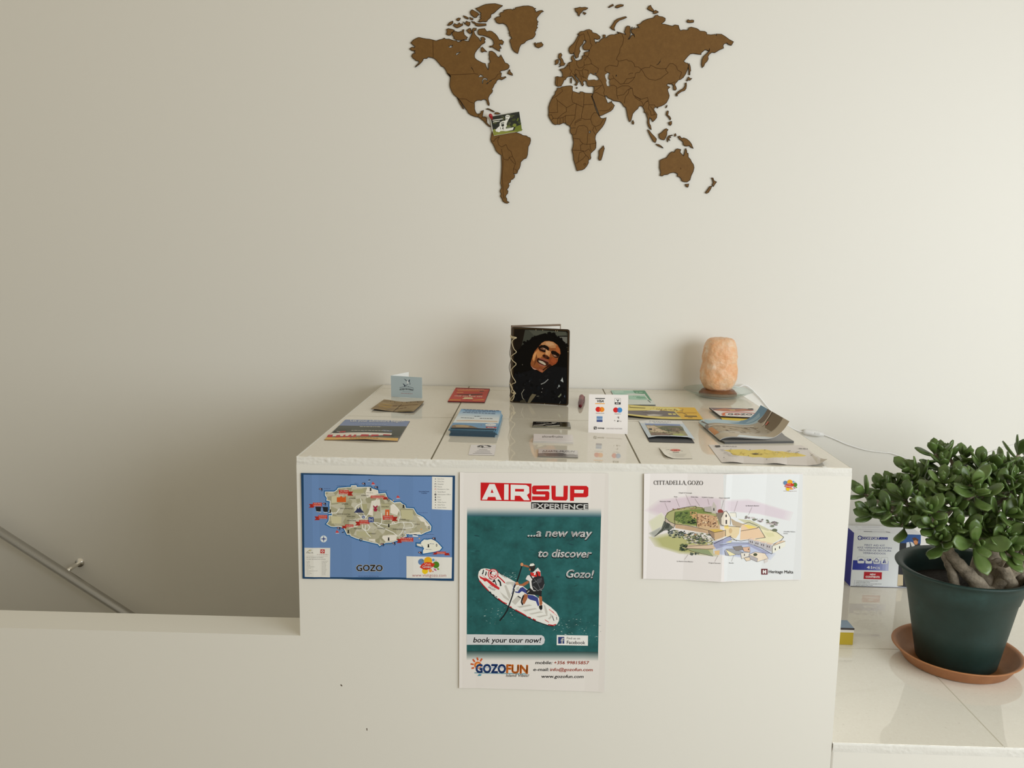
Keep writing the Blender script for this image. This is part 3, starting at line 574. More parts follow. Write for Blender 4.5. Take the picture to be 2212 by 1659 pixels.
for t, x, y, l in (('ZEBBUG', 860, 375, 100), ('GHASRI', 700, 412, 90), ('GHARB', 605, 487, 85), ('SAN LAWRENZ', 578, 548, 178), ('SANTA LUCIJA', 540, 622, 180), ('KERCEM', 675, 652, 105), ('FONTANA', 685, 707, 112), ('MUNXAR', 772, 814, 95), ('SANNAT', 962, 882, 98), ('XEWKIJA', 1078, 812, 105), ('GHAJNSIELEM', 1282, 824, 170), ('XAGHRA', 1130, 524, 100), ('NADUR', 1370, 692, 84), ('QALA', 1572, 754, 68), ('GHAJN', 820, 622, 90)):
    s.text(t, x, y, x+l, y+2, 17, (28, 28, 24), bold=0.012)
for t, x, y, l in (('San Dimitri', 370, 282, 90), ('Wied il-Ghasri', 540, 243, 120), ('Xwejni', 775, 210, 50), ('Qbajjar', 775, 228, 60), ('Qolla l-Bajda', 1115, 305, 95), ('Bay', 930, 252, 40), ('Daħlet Qorrot', 1620, 600, 125), ('Hondoq ir-Rummien', 1690, 888, 135), ('Ramla', 1470, 712, 110), ('Salt Pans', 930, 338, 90), ('Calypso Cave', 1145, 480, 110), ('Saint Anthony', 1160, 715, 110), ('Mgarr ix-Xini', 1195, 1022, 75), ('Blue Lagoon', 1720, 940, 60), ('Santa Marija', 1770, 1014, 60), ('Tower', 1720, 1088, 80)):
    s.lines(x, y, x+l, y+2, 12, (66, 84, 128) if y < 310 or x > 1600 else (112, 110, 92))
for x, y in ((330, 288), (900, 215), (1068, 262), (378, 482), (568, 805), (1148, 1018), (1298, 1005), (1832, 942), (1648, 1128)):
    s.ell(x-8, y-5, 20, 13, (45, 30, 50)); s.ell(x-10, y-5, 9, 7, (200, 160, 160)); s.stroke([(x+12, y-18), (x+16, y+12), (x+2, y+22)], 8, (25, 24, 34))
for x, y in ((1022, 212), (1352, 390), (545, 853)):
    s.poly([(x-24, y+10), (x-5, y-26), (x+28, y+8)], (196, 62, 56)); s.stroke([(x-22, y+16), (x+24, y+16)], 5, white)
for x, y in ((1425, 510), (694, 845), (1228, 945), (1230, 765), (452, 575), (1755, 1035), (988, 285)):
    s.poly([(x-12, y+22), (x-8, y-4), (x-11, y-20), (x+11, y-20), (x+8, y-4), (x+12, y+22)], (22, 22, 22))
for x, y in ((1225, 425), (860, 955)):
    for k in range(7): a = k*0.9; s.stroke([(x+8*math.cos(a), y+8*math.sin(a)), (x+24*math.cos(a), y+24*math.sin(a))], 7, (20, 22, 24))
for x, y in ((1762, 792), (1412, 895), (1864, 1028)): s.ell(x, y, 9, 18, (24, 24, 26)); s.ell(x, y, 4, 9, (215, 215, 210))
s.poly('255 520 330 520 325 580 290 590 268 575', (28, 28, 32)); s.poly('352 522 425 528 418 585 380 588 360 575', (28, 28, 32)); s.stroke('262 520 420 525', 6, (28, 28, 32)); s.stroke('270 582 330 590', 5, white); s.stroke('365 592 420 592', 5, white)
s.stroke('960 165 985 162', 10, (22, 26, 34)); s.stroke('950 182 985 176', 4, white); s.stroke('608 862 640 850', 9, (22, 26, 40)); s.poly('1545 890 1620 900 1615 915 1545 910', white); s.stroke('1560 884 1600 886', 9, (26, 34, 60))
s.ell(365, 945, 45, 46, (206, 214, 222)); s.poly('365 900 373 935 410 945 373 953 365 992 357 953 320 945 357 935', (62, 76, 130)); s.ell(1290, 432, 8, 8, (220, 170, 60)); s.ell(1660, 815, 8, 8, (214, 150, 70)); s.ell(1635, 938, 8, 8, (220, 170, 80))
s.text('Upcoming Events', 1628, 320, 1765, 322, 15, (48, 62, 110), bold=0.01); s.text('Calendar', 1662, 342, 1738, 343, 15, (48, 62, 110), bold=0.01)
s.poly('1803 118 2075 125 2068 562 1801 550', (218, 217, 212))
for i, t in enumerate(('Swim Area', 'Dive Site', 'Hospital', 'Museum', 'Prehistoric Site', 'Sandy Beach', 'Information Office', 'Fort', 'Tower', 'Water Sports', 'Gozo Ferry', 'Scenic Views')):
    y = 155+i*34.4; s.text(t, 1876, y, 1876+11.2*len(t)*0.86, y+1, 16, (70, 70, 74))
    c = (176, 66, 56) if i == 4 else (40, 44, 54)
    if i in (0, 9, 10): s.ell(1848, y-6, 7, 5, c)
    elif i in (2, 3, 4): s.rect(1838, y-16, 1858, y+4, c); s.rect(1842, y-11, 1854, y+4, (218, 217, 212))
    elif i == 6: s.ell(1848, y-6, 13, 14, c); s.text('i', 1846, y+1, 1851, y+1, 15, white)
    elif i in (7, 8): s.poly([(1840, y+6), (1843, y-16), (1853, y-16), (1857, y+6)], c)
    else: s.stroke([(1840, y-10), (1856, y-2)], 6, c)
s.poly('110 1062 453 1064 449 1455 115 1448', (212, 211, 206))
s.stroke('145 1118 180 1090 212 1092', 5, (90, 92, 70)); s.ell(182, 1100, 14, 6, (190, 180, 120)); s.text('MALTA', 138, 1138, 228, 1138, 22, (50, 50, 52)); s.lines(276, 1156, 425, 1157, 10, (130, 80, 78))
s.poly('322 1082 380 1084 378 1138 320 1136', (176, 40, 34))
for a in range(4): s.poly([(350+math.cos(a*1.5708+q)*l, 1110+math.sin(a*1.5708+q)*l) for q, l in ((0, 4), (-0.5, 22), (0, 16), (0.5, 22))], white)
s.stroke('135 1172 418 1174', 2, (120, 120, 120)); s.text('MALTA TOURISM AUTHORITY', 135, 1196, 365, 1196, 12, (60, 60, 62)); s.text('TOURIST INFORMATION OFFICES', 135, 1220, 392, 1221, 12, (60, 60, 62))
r_num = [85, 72, 60, 58, 56, 58, 70, 60, 54, 52, 54]
for i, (t, l) in enumerate((('Valletta', 50), ('Airport', 45), ('Rabat', 40), ('Mdina', 52), ('Marsaxlokk', 115), ('Mellieha', 60), ('Gozo', 30), ('Victoria, Gozo', 155), ('Mgarr', 55), ('St Julians', 70), ('Sliema', 44))):
    y = 1245+i*18; s.lines(136, y, 136+l, y, 9, (120, 120, 120)); s.lines(340, y, 340+r_num[i], y, 9, (120, 120, 120))
s.text('GOZO', 800, 1368, 1148, 1370, 84, (206, 196, 180), bold=0.05); s.text('GOZO', 802, 1367, 1146, 1369, 82, (16, 18, 22), bold=0.022)
s.lines(825, 1443, 1098, 1445, 12, (54, 72, 118))
s.poly('1464 1172 2068 1188 2062 1468 1464 1462', (214, 213, 209))
def gozo_logo(s, x, y, k, tone=1.0):
    P = lambda t: [(x+a*k, y+b*k) for a, b in pp(t)]
    E_ = lambda a, b, r, c: s.ell(x+a*k, y+b*k, r*k, r*k, c)
    E_(-85, -45, 42, (92, 124, 168)); E_(5, -55, 55, (214, 160, 24)); E_(110, -5, 45, (72, 122, 30)); E_(-35, 78, 40, (222, 186, 24)); E_(35, 72, 24, (222, 150, 70))
    E_(75, -68, 18, (92, 148, 200)); E_(-66, -64, 11, (90, 126, 110)); E_(110, -64, 6, (170, 70, 50)); E_(70, 84, 8, (176, 84, 70))
    s.poly(P('75 42 105 48 120 78 92 70'), (178, 92, 142)); s.poly(P('118 48 138 36 158 52 138 66'), (112, 156, 50))
    s.poly(P('-105 28 -85 -5 -55 -30 -10 -40 40 -36 100 -16 72 20 30 52 -20 62 -60 56'), (192, 46, 26))
gozo_logo(s, 1745, 1292, 1.0)
s.text('Visit', 1702, 1292, 1788, 1294, 30, (224, 190, 180)); s.text('Gozo', 1676, 1326, 1796, 1328, 34, (234, 228, 222), bold=0.025)
s.text('www.visitgozo.com', 1540, 1443, 1990, 1446, 42, (148, 62, 58))
cut_creases(s)
tag(s.build('poster'), 'blue tourist map of an island, leftmost poster on the counter front', 'poster', None)

# --- water sport poster (middle)
s = Sheet(fold_map(-0.0016, [985, 1000, 1030, 1150, 1270, 1300, 1322], [0.0022, 0.001, 0.0002, 0.0004, 0.0002, 0.0014, 0.0034], 1250)).crop(980, 1010, 6.32); s.gain = 1.2; s.step = 9e-7
V = 1516.8                                     # the lower crop starts here
paper, teal = (216, 212, 209), (30, 84, 92)
s.slab([(85, 60), (165, 68), (2115, 76), (2108, 900), (2090, V+0), (2055, V+1545), (1000, V+1515), (75, V+1490), (80, V)], 0.0005, paper)
sea_m = pbr('poster_sea', (0.02, 0.1, 0.11), 0.45, spec=0.35)
noise_mix(sea_m, [(0.3, (0.007, 0.062, 0.066)), (0.5, (0.014, 0.115, 0.118)), (0.72, (0.028, 0.165, 0.175))], 22, 7, 0.66)
s.poly([(183, 655), (2012, 668), (1990, V), (1972, V+1000), (178, V+990), (180, V)], sea_m)
def mixc(a, b, t): return tuple(a[i]+(b[i]-a[i])*t for i in range(3))
for i in range(14):
    t = (i+0.5)/14; y = 530+i*9.6; s.poly([(183, y), (2013, y+12), (2013, y+22.2), (183, y+10.2)], mixc(paper, (38, 82, 96), t**1.6))
for i in range(14):
    t = (i+0.5)/14; y = V+985+i*9; s.poly([(178, y), (1973, y+10), (1972, y+19.6), (178, y+9.6)], mixc((30, 62, 62), paper, t**0.8))
s.poly('368 203 1063 218 1060 465 366 450', (190, 12, 20))
wh = (226, 222, 220)
s.poly('385 437 487 225 560 225 655 440 580 440 570 400 470 400 455 437', wh, ['505 345 522 290 545 345']); s.poly('690 228 750 229 748 440 688 439', wh)
s.poly('778 232 990 238 1030 262 1033 345 1000 375 1038 445 960 445 905 385 835 383 832 442 778 440', wh, ['838 290 962 292 958 328 838 326'])
rd = (190, 12, 20)
s.poly('1070 265 1090 245 1308 243 1308 298 1130 298 1130 322 1290 322 1308 345 1305 430 1285 448 1068 446 1070 392 1250 395 1250 368 1090 366 1070 345', rd)
s.poly('1333 247 1393 247 1393 395 1497 397 1500 247 1560 247 1555 430 1535 450 1360 448 1338 425', rd)
s.poly('1588 248 1815 250 1840 275 1838 385 1812 405 1643 405 1642 455 1588 455', rd, ['1648 302 1777 304 1770 350 1648 348'])
s.poly('1058 470 1838 485 1838 578 1058 562', (14, 14, 16)); s.text('EXPERIENCE', 1072, 556, 1830, 570, 70, wh, bold=0.03)
# slogan
for t, x0, x1, y in (('...a new way', 1010, 1872, 938), ('to discover', 1145, 1868, 1218), ('Gozo!', 1528, 1892, 1498)):
    s.text(t, x0-4, y+10, x1+2, y+19, 112, (16, 34, 38), 0.22, 0.055); s.text(t, x0, y, x1, y+9, 112, (214, 214, 216), 0.22, 0.022)
r = random.Random(9)
for k in range(46):                            # darker ripples
    x, y = r.uniform(230, 1930), r.uniform(700, V+930)
    s.ell(x, y, r.uniform(12, 46), r.uniform(3, 9), r.choice([(22, 66, 72), (26, 72, 70), (38, 98, 100)]), r.uniform(-30, 20), 8)
# board and paddler
s.crop(1010, 1190, 9.218)
for k in range(120):
    t = r.random()
    if t < 0.55: x, y = r.uniform(1500, 2650), r.uniform(1230, 1720); y = 1230+(x-1500)*0.25+r.uniform(-60, 330)
    elif t < 0.8: x, y = r.uniform(330, 960), r.uniform(1130, 1470)
    else: x, y = r.uniform(700, 960), r.uniform(420, 560)
    s.ell(x, y, r.uniform(4, 24), r.uniform(2.5, 6), r.choice([(190, 205, 205), (120, 155, 155), (90, 130, 130)]), r.uniform(-25, 35), 6)
board = pp('210 480 225 410 270 360 340 345 420 355 520 395 620 440 780 520 930 605 1100 700 1300 850 1500 1005 1650 1110 1770 1220 1825 1330 1815 1400 1780 1460 1720 1490 1620 1480 1500 1440 1350 1385 1200 1310 1000 1200 850 1115 700 1020 560 920 430 800 320 690 240 590 212 530')
s.poly([(x-8, y+16) for x, y in board], (20, 30, 34)); s.poly(board, (226, 222, 217))
for t in ('235 590 320 690 420 795', '610 945 700 1015 785 1055', '840 1105 880 1125', '950 1168 1100 1250 1170 1292', '1200 1312 1260 1330', '1300 1350 1360 1378', '1600 1465 1700 1480 1760 1462'): s.stroke(t, 20, (176, 26, 34))
for t in ('440 810 470 830', '500 865 540 890', '560 900 590 925'): s.stroke(t, 16, (30, 30, 34))
s.ell(508, 462, 106, 106, (186, 24, 34)); s.ell(508, 462, 88, 92, wh); s.ell(508, 462, 70, 74, (186, 30, 38)); s.poly('500 400 570 420 560 480 520 520 450 480', wh); s.poly('440 430 490 405 470 470', (30, 30, 34)); s.stroke('455 460 560 500', 12, (186, 30, 38))
s.stroke('318 375 310 430 292 465', 22, (26, 26, 30)); s.stroke('372 412 368 450 352 490', 22, (26, 26, 30)); s.stroke('360 365 420 385 480 400', 18, (190, 50, 56))
s.poly('230 490 300 530 380 545 450 590 640 735 625 775 480 690 380 600 340 610 300 570 250 540', (192, 34, 40)); s.stroke('290 480 470 620 600 720', 7, (200, 60, 60)); s.stroke('420 540 480 575', 10, (30, 30, 34))
s.poly('490 605 540 560 590 690 560 670 540 610 520 630', (24, 24, 28)); s.stroke('605 570 650 620 662 700', 30, (24, 24, 28)); s.stroke('600 500 680 570 742 635', 24, (186, 30, 40))
s.text('FROST', 640, 468, 776, 550, 34, (40, 40, 44), 0, 0.02); s.lines(436, 690, 590, 770, 26, (140, 140, 142)); s.text('FROST', 410, 735, 545, 800, 36, (40, 40, 44), 0, 0.02)
gr = (188, 186, 180)
for t in ('740 640 800 610 930 620 960 700 900 720 870 660 790 670', '730 690 770 680 860 880 840 960 810 920', '640 800 670 830 830 960 820 1000 720 930', '880 1010 1010 880 1070 940 950 1075', '980 720 1030 700 1020 790 960 770', '985 1105 1230 1065 1290 1085 1040 1135', '1095 1180 1340 1135 1390 1155 1150 1205', '1220 1250 1450 1200 1510 1220 1270 1265', '1360 1305 1580 1265 1600 1285 1430 1325', '1510 1060 1550 1090 1590 1200 1590 1290 1550 1240', '1640 1240 1700 1290 1640 1360 1600 1350 1650 1300'): s.poly(t, gr)
s.stroke('1000 900 1065 940', 18, (26, 26, 30)); s.stroke('1540 1370 1620 1420', 12, (186, 40, 44)); s.stroke('1620 1160 1720 1230', 12, (200, 70, 70)); s.stroke('1640 1175 1780 1290', 8, (214, 120, 120)); s.stroke('1690 1300 1720 1390', 14, (60, 60, 64)); s.stroke('1770 1310 1780 1370', 12, (60, 60, 64))
# shadow of the legs, paddle, figure
bl = (52, 62, 128)
s.poly('930 800 1000 810 1050 735 1100 715 1170 770 1230 800 1200 870 1120 820 1080 800 1030 840 960 830', bl); s.poly('1190 870 1300 880 1400 930 1430 1080 1400 1100 1360 1000 1250 970 1200 940', bl)
s.stroke('1085 290 1030 470 985 610 905 770', 24, (20, 20, 24)); s.stroke('930 760 890 900 840 1040 790 1180 730 1280 640 1390', 26, (16, 18, 24)); s.stroke('950 620 910 740 880 860', 10, (70, 80, 130))
skin, skin2 = (196, 136, 96), (160, 96, 62)
s.poly('1120 270 1210 290 1230 330 1170 320 1110 300', skin2); s.ell(1082, 268, 30, 34, skin); s.ell(985, 648, 32, 34, skin); s.poly('1000 660 1080 660 1160 610 1220 590 1215 640 1120 700 1030 690', skin2)
s.poly('1130 850 1200 870 1190 950 1130 1060 1095 1040 1100 960', skin2); s.poly('1420 900 1480 905 1490 1050 1465 1100 1430 1060', skin2); s.stroke('1120 880 1085 960 1075 1020 1100 1075', 30, (26, 24, 26)); s.poly('1420 1090 1490 1080 1490 1150 1460 1185 1425 1140', (26, 24, 26))
s.poly('1160 800 1250 730 1480 790 1470 910 1400 880 1290 870 1190 860', (28, 28, 32)); s.stroke('1185 830 1230 790', 18, (170, 165, 155))
s.poly('1155 560 1190 490 1250 470 1400 330 1450 400 1460 500 1480 780 1320 800 1250 740 1230 600', (214, 212, 212)); s.poly('1250 420 1330 440 1400 400 1450 420 1455 500 1360 520 1260 490', (196, 40, 36)); s.poly('1330 430 1360 420 1350 480 1320 475', (220, 216, 214))
s.poly('1270 600 1320 520 1420 495 1510 510 1530 640 1510 760 1400 800 1310 780 1280 690', (34, 35, 40)); s.stroke('1300 640 1380 600 1480 560', 9, (120, 122, 126)); s.stroke('1330 560 1400 650 1450 760', 9, (100, 102, 108)); s.stroke('1310 700 1400 790 1500 740 1530 660', 8, (140, 142, 146)); s.poly('1380 560 1480 530 1470 620 1400 650', (66, 68, 74)); s.stroke('1240 470 1300 560', 26, (32, 32, 36)); s.stroke('1370 410 1400 500', 24, (32, 32, 36))
s.ell(1290, 310, 62, 70, (44, 40, 38)); s.poly('1230 300 1250 255 1310 245 1340 280 1290 300', (222, 220, 214)); s.ell(1240, 370, 16, 22, skin2); s.poly('1255 340 1345 330 1330 400 1270 410', (30, 28, 28))
# lower lettering
s.crop(980, 1010+240, 6.32)
s.poly([(178, 757), (1200, 770), (1232, 790), (1245, 830), (1235, 880), (1200, 905), (178, 900)], (198, 200, 204)); s.text('book your tour now!', 268, 868, 1182, 872, 72, (20, 22, 28), 0.2, 0.025)
s.poly('1408 768 1834 776 1832 914 1406 906', (220, 220, 218)); s.rect(1426, 793, 1510, 886, (38, 56, 110)); s.text('f', 1466, 886, 1500, 886, 78, wh, 0, 0.04)
s.text('Find us on', 1545, 826, 1725, 829, 32, (70, 72, 76), 0, 0.01); s.text('Facebook', 1545, 890, 1795, 894, 48, (40, 44, 50), 0, 0.02)
for t in ('262 1098 290 1136', '320 1075 332 1115', '388 1090 362 1128', '232 1162 275 1170', '245 1222 280 1215'): s.stroke(t, 22, (192, 84, 40))
s.ell(330, 1180, 50, 50, (206, 110, 40)); s.ell(334, 1186, 30, 30, (222, 190, 150))
s.stroke('285 1284 500 1288 1010 1300', 14, (110, 150, 162)); s.poly('325 1328 345 1300 382 1305 370 1325', (70, 140, 160))
s.text('GOZO', 305, 1280, 708, 1284, 118, (32, 62, 120), 0, 0.05); s.text('FUN', 722, 1284, 1008, 1292, 118, (206, 108, 34), 0, 0.045)
s.stroke('300 1215 700 1215', 5, (70, 110, 165)); s.text('Island Vibes!', 715, 1336, 1022, 1338, 36, (34, 34, 36), 0.25, 0.01)
for i, (a, b, c0, c1, x0, x1, y) in enumerate((('mobile:', '+356 99815857', 1115, 1342, 1366, 1842, 1164), ('e-mail:', 'info@gozofun.com', 1086, 1296, 1316, 1894, 1258))):
    s.text(a, c0, y, c1, y+1, 44, (24, 24, 26), 0.2, 0.02); s.text(b, x0, y+1, x1, y+3, 44, (170, 62, 34), 0.2, 0.02)
s.text('www.gozofun.com', 1194, 1352, 1770, 1355, 44, (24, 24, 26), 0.2, 0.02)
cut_creases(s)
tag(s.build('poster'), 'tall white and teal poster with a person paddling a board, middle of the counter front', 'poster')

# --- citadel drawing (right)
s = Sheet(fold_map(-0.0016, [1384, 1400, 1480, 1555, 1562, 1575, 1650, 1720, 1740], [0.003, 0.0012, 0.001, 0.0062, 0.0068, 0.0052, 0.0008, 0.001, 0.0024], 1136)).crop(1370, 1010, 5.672); s.gain = 1.2; s.rough = 0.5; s.step = 8e-7
s.slab('120 70 1085 68 2065 70 2040 1375 1095 1388 108 1360', 0.0005, (218, 214, 214))
s.poly('1085 80 2062 82 2038 1370 1095 1380', (214, 217, 220))
def wash(pts, c, base, n=5, grow=0.12):
    P_ = pp(pts); cx = sum(p[0] for p in P_)/len(P_); cy = sum(p[1] for p in P_)/len(P_)
    for i in range(n):
        k = 1+grow*(1-2*i/(n-1)); s.poly([(cx+(x-cx)*k, cy+(y-cy)*k) for x, y in P_], mixc(base, c, (i+1)/n))
wash('170 520 330 400 700 350 1080 380 1080 600 400 620', (204, 190, 200), (216, 211, 212)); wash('1100 400 1400 390 1900 540 1860 640 1500 560 1100 520', (206, 196, 206), (214, 214, 217)); wash('180 660 330 560 380 620 330 760 240 820', (204, 204, 182), (214, 210, 206))
wash('230 860 500 800 1000 900 960 1060 560 1040 300 960', (170, 170, 118), (208, 204, 196), 6, 0.16); wash('980 900 1400 900 1700 1050 1640 1120 1300 1090 1000 1040', (176, 184, 208), (206, 210, 218), 5, 0.1)
wash('190 800 320 730 330 780 240 850', (160, 162, 156), (204, 202, 196), 4, 0.2)
ink_ = (46, 40, 40); tan, tan2 = (198, 170, 136), (184, 156, 128)
s.poly('380 600 400 550 480 510 600 490 750 470 840 485 960 550 1030 560 1040 700 900 790 760 720 500 690 430 660', (160, 160, 112))
s.poly('500 540 680 520 690 600 780 600 760 700 600 690 490 640', (104, 122, 66)); s.poly('590 520 840 500 960 550 840 560 690 540', (120, 134, 74))
s.poly('680 535 760 540 775 600 760 625 690 615', (196, 158, 112)); s.poly('770 560 880 560 1000 590 1030 700 900 740 770 720 760 650', (192, 156, 122))
s.poly('380 620 430 660 500 690 480 745 410 720 370 660', (186, 172, 158)); s.poly('365 650 430 690 480 730 450 760 380 760 250 845 330 750', (92, 98, 90)); s.poly('400 670 440 690 420 740 370 745', (60, 66, 60))
s.poly('500 690 760 730 900 760 900 800 760 780 500 740', tan2); s.poly('760 720 1040 690 1045 740 900 790', tan)
s.poly('905 760 1110 755 1110 830 980 880 965 860 910 800', tan); s.poly('905 760 975 790 980 880 910 800', (150, 128, 108)); s.poly('910 750 1020 740 1100 760 980 785', (206, 176, 92))
s.poly('1090 700 1290 720 1280 800 1240 860 1110 830', (214, 196, 160)); s.ell(1172, 765, 22, 32, (196, 170, 130)); s.poly('1095 690 1145 690 1150 740 1095 730', (222, 196, 120))
s.poly('1320 680 1510 720 1605 855 1290 880 1300 740', (216, 188, 158)); s.poly('1335 700 1420 690 1500 730 1400 745', (226, 196, 110))
s.poly('1530 720 1740 780 1830 850 1690 930 1400 880 1600 860', (218, 212, 178)); s.poly('1590 790 1700 800 1720 840 1640 850', (208, 204, 164))
s.poly('970 900 1090 860 1180 830 1190 905 1050 920 1040 935 1400 925 1660 1050 1600 1060 1380 940 1100 950 1000 985 965 950', (150, 154, 184)); s.poly('1110 905 1190 880 1180 910', (206, 200, 160))
s.poly('600 970 640 945 960 935 990 985 880 990 640 990', (206, 184, 160)); s.poly('630 990 900 1000 960 1070 760 1030', (140, 152, 116)); s.poly('975 1010 1040 1000 1035 1060 980 1050', (214, 184, 136))
for pts in ('850 480 940 465 950 540 860 530', '950 460 1000 460 1000 550 945 545'): s.poly(pts, (172, 166, 162))
s.poly('948 470 958 430 968 410 980 430 1000 465 998 550 950 550', (186, 180, 174)); s.poly('962 490 975 485 978 520 962 520', (60, 58, 60))
s.poly('1015 520 1030 502 1060 500 1085 520 1078 545 1020 545', (140, 66, 62)); s.poly('990 545 1085 540 1090 700 1045 690', (132, 122, 112)); s.poly('1060 590 1090 530 1120 525 1150 555 1170 600 1165 690 1090 700 1060 680', (220, 212, 200)); s.ell(1118, 580, 10, 18, (70, 66, 66)); s.poly('1110 630 1130 630 1130 680 1110 680', (70, 64, 62)); s.poly('1175 610 1240 650 1320 680 1300 730 1200 700', (178, 160, 136))
s.poly('1160 545 1240 545 1240 600 1170 590', (222, 218, 208)); s.stroke('1160 545 1240 545 1245 605', 4, (110, 104, 102)); s.poly('1260 620 1420 640 1660 760 1640 775 1380 690', (190, 188, 160))
r = random.Random(21)
def scat(n, x0, x1, y0, y1, cols, rx, ry, sl=0.0, sk=0.0):
    for i in range(n):
        x = r.uniform(x0, x1); y = r.uniform(y0, y1)+(x-x0)*sl
        s.ell(x, y, r.uniform(*rx), r.uniform(*ry), r.choice(cols), r.uniform(-25, 25), 7)
scat(150, 420, 940, 760, 850, [(66, 78, 66), (104, 112, 84), (150, 150, 128), (206, 202, 190), (170, 130, 96), (84, 92, 96), (50, 58, 50)], (6, 26), (4, 13), 0.1)
scat(60, 640, 960, 840, 930, [(66, 78, 66), (104, 112, 84), (206, 202, 196), (96, 86, 80), (190, 186, 180)], (8, 28), (4, 11))
scat(90, 500, 750, 540, 680, [(92, 110, 58), (70, 88, 50), (132, 144, 84), (56, 70, 44)], (5, 20), (3, 9)); scat(80, 775, 1020, 580, 720, [(210, 180, 140), (150, 112, 84), (92, 66, 54), (222, 200, 168), (120, 90, 70)], (3, 13), (3, 12))
scat(9, 660, 750, 640, 680, [(40, 52, 36)], (8, 20), (6, 14)); scat(20, 550, 640, 940, 1010, [(58, 72, 52), (84, 96, 66), (40, 50, 42)], (8, 26), (6, 16)); scat(14, 690, 790, 1040, 1065, [(60, 72, 66), (84, 92, 84)], (6, 16), (4, 10))
scat(46, 1360, 1780, 585, 620, [(150, 140, 146), (196, 186, 188), (110, 118, 100), (120, 110, 112)], (7, 24), (4, 13), 0.22)
scat(26, 470, 760, 500, 520, [(150, 90, 66), (120, 74, 56)], (4, 8), (2, 4), -0.06)
for t in ('380 610 385 590 420 545 500 510 600 490 700 470 755 468 758 490 830 485 832 510', '500 690 640 705 770 730 900 760', '380 610 430 660 500 690 480 745', '340 770 380 700 380 610', '250 840 330 770 440 760', '905 760 980 785 1110 755 1110 830', '905 760 910 800 980 880', '1045 700 1090 700 1290 720', '850 490 850 530 940 550', '1060 600 1090 530 1120 520 1150 560 1172 600 1172 690', '1320 690 1400 665 1510 710', '1300 770 1500 740 1525 720 1605 855 1450 875', '1040 935 1200 915 1400 920 1560 985 1680 1055 1850 950', '620 985 650 960 900 940 975 920 1110 850 1180 825', '640 990 700 1020 960 1075', '640 985 880 990 960 985', '1660 760 1740 785 1830 850 1800 890 1700 940', '760 720 770 640 765 560', '500 690 490 640 500 545', '1160 830 1250 890', '1180 870 1300 890 1400 880'): s.stroke(t, 4.5, ink_)
for x, y, w_, h_ in ((1400, 870, 60, 50), (1470, 890, 60, 55), (1540, 910, 60, 60), (1610, 930, 70, 70)): s.poly([(x, y), (x+w_, y+14), (x+w_, y+h_+25), (x, y+h_)], (176, 172, 178)); s.poly([(x, y), (x+30, y-14), (x+w_+26, y), (x+w_, y+14)], (214, 190, 172)); s.rect(x+14, y+22, x+24, y+44, (60, 56, 60)); s.rect(x+38, y+28, x+48, y+50, (60, 56, 60))
s.poly('1690 960 1850 900 1850 960 1690 1050', (226, 220, 210)); s.poly('1690 960 1760 905 1830 890 1850 900', (214, 190, 166)); s.stroke('1690 1050 1690 960 1850 900', 4, ink_); s.rect(1720, 985, 1732, 1010, (56, 50, 52)); s.rect(1772, 960, 1784, 990, (56, 50, 52))
for t, c in (('1120 985 1200 985 1330 1030 1280 1060 1180 1040', (150, 152, 158)), ('1200 960 1310 950 1330 1000 1240 1010', (130, 124, 120)), ('1320 970 1410 965 1415 1030 1340 1020', (206, 170, 146)), ('1300 1040 1410 1030 1400 1080 1310 1110', (214, 208, 200)), ('1400 1060 1480 1030 1600 1050 1640 1110 1510 1150', (222, 206, 188)), ('1400 1060 1510 1110 1500 1150 1410 1110', (166, 162, 166)), ('1340 1100 1410 1090 1420 1130 1370 1140', (214, 196, 172)), ('1100 1000 1150 1070 1110 1060', (150, 150, 160)), ('1110 990 1240 1060 1160 1070', (220, 212, 170))): s.poly(t, c); s.stroke(t, 3.5, (92, 86, 88), True)
s.ell(1480, 1062, 26, 18, (70, 76, 56)); s.rect(1392, 985, 1402, 1005, (50, 46, 48)); s.rect(1340, 1050, 1350, 1075, (50, 46, 48)); s.rect(1600, 1140, 1612, 1160, (56, 50, 54)); s.poly('1590 1130 1640 1110 1635 1150 1595 1170', (204, 198, 196)); s.ell(1720, 765, 32, 18, (100, 106, 84)); s.ell(1690, 715, 26, 13, (120, 126, 112)); s.ell(1470, 632, 28, 13, (116, 120, 104))
for t in ('375 430 415 525', '510 372 555 480', '630 325 690 460', '740 375 800 465', '895 375 915 450', '1090 385 1060 495', '1262 400 1220 530', '1440 480 1395 575', '660 1060 615 1125', '1020 1065 980 1140', '1215 1060 1185 1140'): s.stroke(t, 2.2, (130, 120, 120))
for t, x0, x1, y in (('Panoramic Walk', 315, 446, 418), ('Ruins', 488, 528, 360), ('Chapel of St Joseph', 545, 705, 313), ('Grain Silos', 694, 780, 362), ("St John's Cavalier", 826, 968, 363), ('Gozo Cathedral', 1034, 1164, 366), ("St Michael's Bastion", 1362, 1526, 468), ("St Martin's Demi-Bastion", 522, 718, 1152), ('Original Entrance', 905, 1050, 1162), ('Ravelin', 1156, 1212, 1163), ('Cittadella Visitors', 1830, 1970, 788), ('Centre', 1828, 1880, 810)):
    s.text(t, x0, y, x1, y+2, 13, (60, 56, 58), 0, 0.008)
